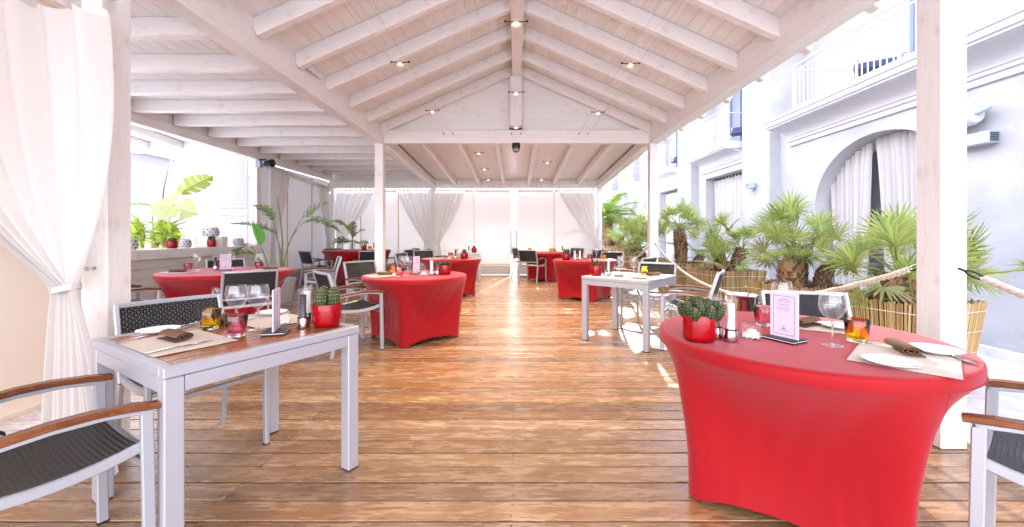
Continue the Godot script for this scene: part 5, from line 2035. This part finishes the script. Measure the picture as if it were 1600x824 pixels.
# a round table under a stretch cover that runs down to four feet
func red_table(label: String, x: float, d: float, turn: float, r := 0.61, h := 0.742, half := 0.40) -> void:
	var o := thing("red_covered_table", label, "table", pt(x, d), turn, "red covered tables")
	var top := Mb.new()
	top.lathe([Vector2(r - 0.002, h - 0.052), Vector2(r, h - 0.02), Vector2(r - 0.003, h - 0.007), Vector2(r - 0.012, h - 0.001), Vector2(r - 0.03, h), Vector2(r * 0.5, h), Vector2(0, h)], 72)
	part(o, "cover_top", top, M.red_cloth)
	var foot_r := func(a: float) -> float:
		var c := absf(cos(a))
		var s := absf(sin(a))
		var sq := half / pow(pow(c, 9.0) + pow(s, 9.0), 1.0 / 9.0)
		return sq - 0.022 * pow(cos(2.0 * a), 2.0)
	var skirt := func(s: float, t: float) -> Vector3:
		var a := -s * TAU
		var corner := pow(absf(sin(2.0 * a)), 14.0)
		var y := lerpf(h - 0.05, lerpf(0.055 - 0.01 * pow(absf(sin(2.0 * a)), 2.0), 0.003, corner), t)
		var q: float = foot_r.call(a)
		var g := 1.0 - pow(1.0 - t, lerpf(2.5, 1.9, corner))
		# the cloth pulls in a little more between the feet
		var rr := lerpf(r - 0.0005, q, g) - 0.03 * sin(PI * t) * (1.0 - corner)
		var crease := pow(absf(sin(2.0 * a)), 3.0) * t * t * (1.0 - 0.6 * corner)
		rr += 0.0045 * sin(a * 46.0 + 5.0 * t) * crease + 0.002 * sin(a * 23.0 - 9.0 * t) * sin(PI * t)
		return Vector3(cos(a) * rr, y, sin(a) * rr)
	var sk := Mb.new()
	sk.sheet(208, 26, skirt, 3.0, 1.0, true)
	part(o, "cover_skirt", sk, M.red_cloth)
	var rim := Mb.new()
	var pts := []
	for k in 73:
		var a := TAU * k / 72.0
		pts.append(Vector3(cos(a) * (r + 0.0005), h - 0.051, sin(a) * (r + 0.0005)))
	rim.tube(pts, 0.0016, 5, false)
	part(o, "seam", rim, M.red_cloth)
	for k in 4:
		var line := []
		for j in 15:
			var t := j / 14.0
			var sw := 0.012 + 0.015 * sin(PI * t)
			line.append(skirt.call((0.125 + k * 0.25) + sw, t))
		var sm := Mb.new()
		sm.tube(line, 0.0014, 5, false)
		part(o, "seam", sm, M.red_cloth)
		var a := PI / 4 + k * PI / 2
		var ft := Mb.new()
		ft.lathe([Vector2(0, 0.0), Vector2(0.02, 0.0), Vector2(0.02, 0.05), Vector2(0, 0.05)], 10)
		part(o, "foot", ft, M.black_metal, Vector3(cos(a), 0, sin(a)) * (half * 1.24))


func tables_and_chairs() -> void:
	var T := 0.7425
	# --- the near square table on the left
	var c1 := Vector2(-1.388, 2.015)
	var a1 := deg_to_rad(58.7)
	square_table("aluminium table with teak slats in the left foreground", c1.x, c1.y, a1, 0.82)
	var e1 := Vector2(cos(a1), sin(a1))
	var e2 := Vector2(-sin(a1), cos(a1))
	var on1 := func(u: float, v: float, y := 0.0) -> Vector3:
		var p := c1 + e1 * u + e2 * v
		return pt(p.x, p.y, T + y)
	red_pot("red pot with three round cacti on the near teak table", on1.call(0.318, -0.27), 0.071, 0.118, 0)
	item("pepper_mill", "pepper mill beside the three cactus pot on the teak table", on1.call(0.227, -0.205))
	item("salt_mill", "salt mill half hidden behind the pepper mill on the teak table", on1.call(0.30, -0.125))
	item("card", "menu card seen edge on beside the candle glass on the teak table", on1.call(0.095, -0.20), a1 + 0.84)
	item("candle_glass", "candle glass behind the menu card on the teak table", on1.call(0.22, -0.02), 0.6)
	item("yellow_tumbler", "yellow tumbler on the near teak table", on1.call(-0.037, 0.163))
	item("purple_tumbler", "purple tumbler in front of two wine glasses on the teak table", on1.call(-0.04, -0.109))
	item("wine_glass", "left one of two tall wine glasses on the teak table", on1.call(0.02, 0.02))
	item("wine_glass", "right one of two tall wine glasses behind the purple tumbler", on1.call(0.085, -0.055))
	item("placemat", "paper placemat with knife and brown napkin at the near end of the teak table", on1.call(-0.225, 0.0), a1 + PI / 2)
	item("placemat", "paper placemat at the far end of the teak table", on1.call(0.245, 0.14), a1 + PI / 2)
	item("plate", "white plate at the left corner of the teak table", on1.call(-0.205, 0.285, 0.004))
	item("plate", "white plate at the far end of the teak table by the back chair", on1.call(0.33, 0.28, 0.004))
	item("napkin", "brown rolled napkin lying between fork and knife on the teak table", on1.call(-0.212, 0.055, 0.003), -0.49)
	item("napkin", "dark brown napkin behind the yellow tumbler on the teak table", on1.call(0.06, 0.275, 0.003), a1 + 0.9)
	item("knife", "knife near the front edge of the teak table", on1.call(-0.255, -0.13, 0.003), a1 + PI / 2 + 0.05)
	item("fork", "fork left of the brown napkin on the teak table", on1.call(-0.27, 0.19, 0.003), a1 + PI / 2 + 0.1)
	item("fork", "fork lying at the far end of the teak table", on1.call(0.23, 0.22, 0.003), a1 - PI / 2)
	item("knife", "small knife across the back edge of the teak table", on1.call(-0.06, 0.35, 0.003), a1 + 2.2)

	# --- the big red table on the right
	var c2 := Vector2(1.332, 1.963)
	red_table("largest red covered table in the right foreground", c2.x, c2.y, deg_to_rad(-38.6))
	var on2 := func(u: float, v: float, y := 0.0) -> Vector3: return pt(c2.x + u, c2.y + v, T + 0.0008 + y)
	red_pot("red pot crowded with dark spiny cacti on the big red table", on2.call(-0.505, -0.115), 0.072, 0.12, 1)
	item("pepper_mill", "pepper mill behind the spiny cactus pot on the big red table", on2.call(-0.412, -0.075))
	item("salt_mill", "white salt mill next to the spiny cactus pot", on2.call(-0.372, -0.132))
	item("candle_glass", "candle glass with white pebbles on the big red table", on2.call(-0.245, -0.075), 0.9)
	item("purple_tumbler", "purple tumbler behind the menu card on the big red table", on2.call(-0.03, 0.193))
	item("card", "upright pale menu card with a printed border on the big red table", on2.call(-0.125, -0.12), facing(-0.95, -0.45))
	item("wine_glass", "empty wine glass right of the menu card on the big red table", on2.call(0.026, -0.206))
	item("wine_glass", "wine glass behind the menu card on the big red table", on2.call(0.085, 0.22))
	item("yellow_tumbler", "yellow tumbler on the big red table", on2.call(0.183, -0.143))
	item("placemat", "paper placemat with the large plate at the right of the big red table", on2.call(0.175, -0.375), 0.76)
	item("placemat", "paper placemat at the far side of the big red table", on2.call(0.19, 0.215), -0.62)
	item("plate", "white plate at the front of the placemat on the big red table", on2.call(0.03, -0.475, 0.004))
	item("plate", "white plate on the right corner placemat of the big red table", on2.call(0.352, -0.318, 0.004))
	item("plate", "white plate behind the yellow tumbler on the big red table", on2.call(0.31, 0.11, 0.004))
	item("napkin", "brown rolled napkin on the right placemat of the big red table", on2.call(0.235, -0.30, 0.003), 1.18)
	item("napkin", "brown napkin behind the menu card on the big red table", on2.call(0.19, 0.19, 0.003), 0.5)
	item("knife", "knife at the right edge of the big red table", on2.call(0.37, -0.37, 0.003), facing(-0.3, -0.95))
	item("fork", "fork by the napkin on the right placemat of the big red table", on2.call(0.22, -0.215, 0.003), -2.5)

	# --- the red table in the middle left
	var c3 := Vector2(-1.21, 4.91)
	red_table("red covered table left of the aisle with a succulent pot", c3.x, c3.y, PI / 4)
	var on3 := func(u: float, v: float, y := 0.0) -> Vector3: return pt(c3.x + u, c3.y + v, T + 0.0008 + y)
	red_pot("red pot with a leafy succulent on the middle red table", on3.call(0.36, -0.02), 0.07, 0.118, 2)
	item("pepper_mill", "dark pepper mill beside the succulent pot", on3.call(0.275, -0.06))
	item("salt_mill", "white salt mill beside the succulent pot", on3.call(0.215, -0.095))
	item("candle_glass", "candle glass on the middle red table", on3.call(0.12, -0.08), 0.4)
	item("card", "menu card on the middle red table", on3.call(0.0, 0.06), facing(0.9, -0.4))
	item("wine_glass", "left wine glass on the middle red table", on3.call(-0.15, -0.02))
	item("wine_glass", "right wine glass on the middle red table", on3.call(-0.06, -0.12))
	item("yellow_tumbler", "yellow tumbler on the middle red table", on3.call(-0.30, 0.12))
	item("purple_tumbler", "purple tumbler on the middle red table", on3.call(-0.12, -0.24))
	item("placemat", "paper placemat on the left of the middle red table", on3.call(-0.33, -0.12), 0.8)
	item("napkin", "brown napkin on the middle red table", on3.call(-0.33, -0.10, 0.003), 0.2)
	item("plate", "white plate on the middle red table", on3.call(-0.40, 0.06, 0.004))

	# --- the wide red table at the left
	var c4 := Vector2(-3.82, 5.45)
	red_table("wide red covered table at the left below the ledge", c4.x, c4.y, 0.2, 0.77, T, 0.44)
	var on4 := func(u: float, v: float, y := 0.0) -> Vector3: return pt(c4.x + u, c4.y + v, T + 0.0008 + y)
	red_pot("small red pot beside the menu card on the left red table", on4.call(-0.17, 0.12), 0.05, 0.09, 4)
	item("pepper_mill", "pepper mill beside the menu card on the left red table", on4.call(-0.22, 0.05))
	item("card", "pale menu card facing us on the left red table", on4.call(-0.05, 0.0), facing(0.55, -0.83))
	item("wine_glass", "leftmost wine glass on the left red table", on4.call(-0.47, 0.05))
	item("wine_glass", "middle wine glass on the left red table", on4.call(-0.20, 0.33))
	item("wine_glass", "right wine glass on the left red table", on4.call(0.26, 0.22))
	item("yellow_tumbler", "yellow tumbler on the left red table", on4.call(-0.35, 0.35))
	item("purple_tumbler", "pale purple tumbler left on the left red table", on4.call(-0.50, -0.06))
	item("purple_tumbler", "purple tumbler right on the left red table", on4.call(0.30, 0.15))
	item("placemat", "paper placemat at the left end of the left red table", on4.call(-0.48, -0.22), -0.5)
	item("placemat", "paper placemat at the right end of the left red table", on4.call(0.47, 0.16), 0.9)
	item("plate", "white plate at the left end of the left red table", on4.call(-0.52, -0.16, 0.004))
	item("plate", "white plate at the right end of the left red table", on4.call(0.45, 0.22, 0.004))
	item("napkin", "brown napkin at the left end of the left red table", on4.call(-0.47, -0.26, 0.003), 0.3)
	item("napkin", "brown napkin at the right end of the left red table", on4.call(0.5, 0.08, 0.003), 0.3)

	# --- the grey square table on the right
	var c5 := Vector2(1.32, 4.78)
	square_table("grey topped aluminium table on the right of the aisle", c5.x, c5.y, deg_to_rad(-41.0), 0.8, true)
	var on5 := func(u: float, v: float, y := 0.0) -> Vector3: return pt(c5.x + u, c5.y + v, T + y)
	red_pot("red pot with finger cacti at the corner of the grey table", on5.call(-0.385, 0.02), 0.068, 0.118, 3)
	item("pepper_mill", "pepper mill beside the finger cactus pot", on5.call(-0.29, -0.09))
	item("salt_mill", "salt mill behind the pepper mill on the grey table", on5.call(-0.25, -0.02))
	item("card", "menu card on the grey table", on5.call(-0.15, -0.12), facing(0.95, -0.2))
	item("wine_glass", "left wine glass on the grey table", on5.call(-0.06, 0.12))
	item("wine_glass", "right wine glass on the grey table", on5.call(0.03, -0.08))
	item("yellow_tumbler", "yellow tumbler on the grey table", on5.call(0.20, 0.08))
	item("placemat", "paper placemat at the front of the grey table", on5.call(0.07, -0.25), -0.75)
	item("placemat", "paper placemat at the right of the grey table", on5.call(0.29, 0.02), 0.75)
	item("plate", "white plate at the front of the grey table", on5.call(0.03, -0.3, 0.004))
	item("napkin", "brown napkin on the grey table", on5.call(0.27, -0.04, 0.003), 0.4)
	item("fork", "fork on the front placemat of the grey table", on5.call(0.12, -0.2, 0.003), -1.9)

	# --- red tables farther back
	var c6 := Vector2(-1.32, 8.34)
	red_table("red covered table behind the middle left one", c6.x, c6.y, deg_to_rad(26.0))
	var on6 := func(u: float, v: float, y := 0.0) -> Vector3: return pt(c6.x + u, c6.y + v, T + 0.0008 + y)
	red_pot("red pot with a round pale cactus on the rear left red table", on6.call(0.30, -0.28), 0.075, 0.12, 5)
	item("pepper_mill", "pepper mill on the rear left red table", on6.call(0.12, -0.22))
	item("candle_glass", "candle glass on the rear left red table", on6.call(0.0, -0.3), 0.3)
	item("wine_glass", "left wine glass on the rear left red table", on6.call(-0.32, 0.05))
	item("wine_glass", "right wine glass on the rear left red table", on6.call(-0.2, 0.12))
	item("placemat", "paper placemat on the rear left red table", on6.call(-0.33, -0.18), 0.5)
	item("yellow_tumbler", "yellow tumbler on the rear left red table", on6.call(-0.05, 0.2))
	square_table("grey square table far back left of the aisle", -1.38, 11.1, deg_to_rad(8.0), 0.8, true)
	red_pot("red cactus pot on the far grey table", pt(-1.12, 10.9, T), 0.07, 0.12, 5)
	item("pepper_mill", "pepper mill on the far grey table", pt(-1.26, 10.9, T))
	item("yellow_tumbler", "yellow tumbler on the far grey table", pt(-1.6, 11.0, T))
	item("wine_glass", "wine glass on the far grey table", pt(-1.45, 11.05, T))
	var c7 := Vector2(1.32, 7.9)
	red_table("red covered table behind the grey table on the right", c7.x, c7.y, deg_to_rad(-35.5))
	var on7 := func(u: float, v: float, y := 0.0) -> Vector3: return pt(c7.x + u, c7.y + v, T + 0.0008 + y)
	red_pot("red pot with a small cactus on the right rear red table", on7.call(-0.38, -0.2), 0.075, 0.12, 0)
	item("salt_mill", "salt mill nearest the cactus pot on the right rear red table", on7.call(-0.22, -0.22))
	item("salt_mill", "salt mill farther right on the right rear red table", on7.call(-0.12, -0.2))
	item("pepper_mill", "pepper mill on the right rear red table", on7.call(-0.3, 0.05))
	item("wine_glass", "wine glass on the right rear red table", on7.call(0.25, 0.1))
	item("yellow_tumbler", "right yellow tumbler on the right rear red table", on7.call(0.38, 0.0))
	item("yellow_tumbler", "left yellow tumbler on the right rear red table", on7.call(-0.1, 0.35))
	item("placemat", "paper placemat on the right rear red table", on7.call(0.3, -0.2), -0.5)
	item("purple_tumbler", "purple tumbler on the right rear red table", on7.call(0.08, -0.1))
	var c8 := Vector2(0.82, 11.1)
	red_table("farthest red covered table by the rear blinds", c8.x, c8.y, deg_to_rad(-35.0))
	item("bread_basket", "fruit basket on the farthest red table", pt(c8.x + 0.15, c8.y - 0.2, T + 0.0008))
	item("yellow_tumbler", "yellow tumbler on the farthest red table", pt(c8.x - 0.45, c8.y + 0.1, T + 0.0008))
	item("pepper_mill", "pepper mill on the farthest red table", pt(c8.x + 0.42, c8.y - 0.1, T + 0.0008))
	var c9 := Vector2(-4.15, 10.7)
	red_table("broad red covered table in the far left corner", c9.x, c9.y, deg_to_rad(45.0), 0.84, 0.82, 0.56)
	red_pot("red pot on the far left corner table", pt(c9.x + 0.25, c9.y - 0.2, 0.821), 0.06, 0.12, 3)
	item("yellow_tumbler", "yellow tumbler on the far left corner table", pt(c9.x + 0.38, c9.y - 0.15, 0.821))
	item("pepper_mill", "pepper mill on the far left corner table", pt(c9.x + 0.45, c9.y - 0.05, 0.821))
	item("plate", "white plate on the far left corner table", pt(c9.x - 0.3, c9.y - 0.3, 0.821))

	# --- chairs
	chair("armchair in the left foreground with its arms at the teak table", -1.655, 1.40, 0.53, 0.848)
	chair("armchair behind the teak table by the near left post", -1.80, 2.285, 0.8545, -0.5195)
	chair("armchair seen from behind in front of the wide left red table", -3.04, 4.60, -0.68, 0.73)
	chair("armchair half hidden by the near left post at the left red table", -4.33, 4.50, 0.45, 0.88)
	chair("armchair at the far side of the left red table below the ledge", -4.40, 6.30, 0.72, -0.69)
	chair("side-on armchair at the right of the left red table", -3.32, 6.95, -0.88, -0.47)
	chair("armchair at the left of the middle red table, facing right", -1.78, 4.40, 0.75, 0.66)
	chair("armchair at the back of the middle red table by the left post", -2.02, 5.75, 0.82, -0.57)
	chair("left one of two armchairs before the far left corner table", -4.80, 9.85, 0.55, 0.83)
	chair("right one of two armchairs before the far left corner table", -3.62, 9.95, -0.55, 0.83)
	chair("armchair at the back left of the far left corner table", -4.95, 11.35, 0.75, -0.66)
	chair("armchair right of the far left corner table, just past the left post", -3.05, 10.75, -0.95, 0.3)
	chair("armchair in the rear behind the one right of the left post", -3.1, 11.55, -0.8, -0.6)
	chair("armchair at the left of the rear left red table", -2.14, 8.55, 0.9, -0.2)
	chair("armchair behind the rear left red table by the tied curtain", -2.15, 9.9, 0.5, -0.85)
	chair("armchair left of the far grey table", -2.1, 11.15, 1.0, 0.0)
	chair("armchair seen from behind at the farthest red table", 0.42, 10.50, 0.50, 0.86)
	chair("side-on armchair left of the farthest red table by the glass gap", 0.22, 11.75, 0.9, -0.35)
	chair("armchair behind the farthest red table by the right curtain", 1.55, 11.6, -0.75, -0.66)
	chair("armchair behind the right rear red table by the palms", 2.0, 8.95, -0.55, -0.83)
	chair("armchair beyond the right rear red table, farther back", 2.0, 10.2, -0.6, -0.8)
	chair("armchair seen obliquely at the right of the right rear red table", 2.02, 7.05, -0.72, 0.69)
	chair("armchair behind the grey table with its back to the palms", 1.73, 5.34, -0.64, -0.76)
	chair("armchair at the right of the grey table, facing left", 1.88, 4.42, -0.84, 0.54)
	chair("armchair at the far side of the big red table by the ice bucket", 1.86, 2.46, -0.22, -0.97)
	chair("armchair in the right foreground with its arms at the big red table", 1.87, 1.33, -0.61, 0.79)
	# the ice bucket on its stand
	var ib := thing("ice_bucket", "steel ice bucket on a stand beside the far chair of the big red table", "ice bucket", pt(1.50, 2.72))
	var b := Mb.new()
	b.lathe([Vector2(0, 0.60), Vector2(0.07, 0.60), Vector2(0.078, 0.61), Vector2(0.098, 0.81), Vector2(0.103, 0.815), Vector2(0.103, 0.825), Vector2(0.096, 0.825), Vector2(0.074, 0.62), Vector2(0, 0.615)], 32)
	part(ib, "bucket", b, M.steel)
	for s in [-1.0, 1.0]:
		var hd := Mb.new()
		hd.tube([Vector3(s * 0.092, 0.77, -0.02), Vector3(s * 0.12, 0.765, -0.02), Vector3(s * 0.12, 0.765, 0.02), Vector3(s * 0.092, 0.77, 0.02)], 0.005, 6)
		part(ib, "handle", hd, M.steel)
	var sd := Mb.new()
	sd.lathe([Vector2(0, 0.001), Vector2(0.14, 0.001), Vector2(0.14, 0.012), Vector2(0.014, 0.02), Vector2(0.014, 0.58), Vector2(0.06, 0.597), Vector2(0, 0.598)], 24)
	part(ib, "stand", sd, M.steel)


# ---------------------------------------------------------------- lamps on cables

func cable_lamp(label: String, at: Vector3) -> void:
	var o := thing("cable_lamp", label, "lamp", at, 0.0, "halogen lamps on the ceiling cables")
	var ds := Mb.new()
	ds.lathe([Vector2(0.012, 0.028), Vector2(0.022, 0.024), Vector2(0.040, 0.004), Vector2(0.046, -0.006), Vector2(0.044, -0.006), Vector2(0.036, 0.004), Vector2(0.018, 0.020), Vector2(0.012, 0.022)], 20)
	part(o, "reflector", ds, M.lamp_glass)
	var bl := Mb.new()
	bl.lathe([Vector2(0, -0.010), Vector2(0.012, -0.006), Vector2(0.016, 0.004), Vector2(0.012, 0.014), Vector2(0, 0.018)], 12)
	part(o, "bulb", bl, M.bulb_glow)
	for s in [-1.0, 1.0]:
		var ar := Mb.new()
		ar.tube([Vector3(s * 0.02, 0.022, 0), Vector3(s * 0.10, 0.028, 0)], 0.0045, 6)
		part(o, "arm", ar, M.black_metal)
		var cl := Mb.new()
		cl.box(Vector3(s * 0.092, 0.028, 0), Vector3(0.02, 0.016, 0.02), 0.003)
		part(o, "clamp", cl, M.black_metal)
	var hk := Mb.new()
	hk.tube([Vector3(0, 0.02, 0), Vector3(0, 0.045, 0), Vector3(0.012, 0.055, 0)], 0.004, 6)
	part(o, "cap", hk, M.lamp_grey)
	var l := SpotLight3D.new()
	l.name = "lamp_light"
	l.light_color = Color(1.0, 0.90, 0.80)
	l.light_energy = 0.9
	l.light_size = 0.016
	l.spot_range = 12.0
	l.spot_attenuation = 2.0
	l.spot_angle = 60.0
	l.rotation.x = -PI / 2
	l.shadow_enabled = true
	l.position = Vector3(0, -0.02, 0)
	o.add_child(l)

func cable(label: String, x: float, d0: float, y0: float, d1: float, y1: float) -> void:
	var o := thing("lamp_cable", label, "cable", Vector3.ZERO, 0.0, "pairs of lamp cables under the ceiling")
	for s in [-0.082, 0.082]:
		var m := Mb.new()
		m.tube([pt(x + s, d0, y0), pt(x + s, (d0 + d1) / 2, (y0 + y1) / 2 - 0.008), pt(x + s, d1, y1)], 0.0016, 4)
		part(o, "wire", m, M.lamp_grey)
		var e := Mb.new()
		e.xf = Transform3D(Basis(Vector3.RIGHT, PI / 2), pt(x + s, d1 - 0.01, y1))
		e.lathe([Vector2(0, -0.012), Vector2(0.009, -0.012), Vector2(0.012, 0.004), Vector2(0.006, 0.016), Vector2(0, 0.016)], 10)
		part(o, "anchor", e, M.black_metal)

func lamps() -> void:
	var y := 3.035
	cable("pair of lamp cables along the left roof slope", -1.22, -1.2, y, 7.368, y)
	cable("pair of lamp cables below the ridge", 0.0, -1.2, y, 7.368, y)
	cable("pair of lamp cables along the right roof slope", 1.21, -1.2, y, 7.368, y)
	cable("pair of lamp cables under the left half of the rear ceiling", -0.75, 7.52, 2.90, 12.19, 2.66)
	cable("pair of lamp cables under the right half of the rear ceiling", 0.68, 7.52, 2.88, 12.19, 2.66)
	for q in [[-1.22, 4.30, y, "nearest cable lamp under the left roof slope"], [-1.22, 5.97, y, "farther cable lamp under the left roof slope"], [0.0, 3.48, y, "nearest cable lamp below the ridge beam"], [0.0, 5.2, y, "middle cable lamp in front of the king post"], [0.0, 6.85, y, "cable lamp just before the tie beam"], [1.21, 4.33, y, "nearest cable lamp under the right roof slope"], [1.21, 6.05, y, "farther cable lamp under the right roof slope"], [-0.75, 8.2, 2.865, "left rear cable lamp nearest the tie beam"], [-0.75, 9.7, 2.788, "left rear cable lamp in the middle of the rear ceiling"], [-0.75, 11.05, 2.72, "left rear cable lamp nearest the blinds"], [0.68, 8.95, 2.813, "right rear cable lamp nearer the tie beam"], [0.68, 11.0, 2.716, "right rear cable lamp nearer the blinds"]]:
		cable_lamp(q[3], pt(q[0], q[1], q[2] - 0.028))


# ---------------------------------------------------------------- rope barriers

func rope(label: String, a: Vector3, b: Vector3, sag: float) -> void:
	var o := thing("rope_barrier", label, "rope", Vector3.ZERO, 0.0, "ropes slung between the right posts")
	var n := 150
	var axis := []
	for i in n + 1:
		var t := i / float(n)
		axis.append(a.lerp(b, t) - Vector3(0, sag * 4.0 * t * (1.0 - t), 0))
	var L := a.distance_to(b)
	var m := Mb.new()
	for k in 3:
		var pts := []
		for i in n + 1:
			var ang: float = TAU * (i / float(n)) * L / 0.11 + k * TAU / 3.0
			var tg: Vector3 = (axis[mini(i + 1, n)] - axis[maxi(i - 1, 0)]).normalized()
			var s := tg.cross(Vector3.UP).normalized()
			pts.append(axis[i] + (s * cos(ang) + s.cross(tg) * sin(ang)) * 0.0105)
		m.tube(pts, 0.0115, 6)
	part(o, "strands", m, M.rope_fibre)
	for e in [[a, axis[3]], [b, axis[n - 3]]]:
		var d: Vector3 = (e[1] - e[0]).normalized()
		var h := Mb.new()
		var loop := []
		var s := d.cross(Vector3.UP).normalized()
		for i in 13:
			var t := TAU * i / 12.0
			loop.append(e[0] - d * 0.045 + d * cos(t) * 0.05 + d.cross(s) * sin(t) * 0.014)
		h.tube(loop, 0.005, 6, false)
		h.tube([e[0] - d * 0.09, e[0] - d * 0.13], 0.007, 6)
		part(o, "hook", h, M.black_metal)

func ropes() -> void:
	rope("rope slung from the near right post to the middle post", pt(2.50, 2.60, 1.0), pt(2.49, 7.24, 1.02), 0.47)
	rope("rope running out of view from the near right post", pt(2.50, 2.19, 0.985), pt(2.49, -1.0, 1.0), 0.30)
	rope("rope slung from the middle post to the rear right post", pt(2.49, 7.65, 1.02), pt(2.49, 12.07, 1.0), 0.45)
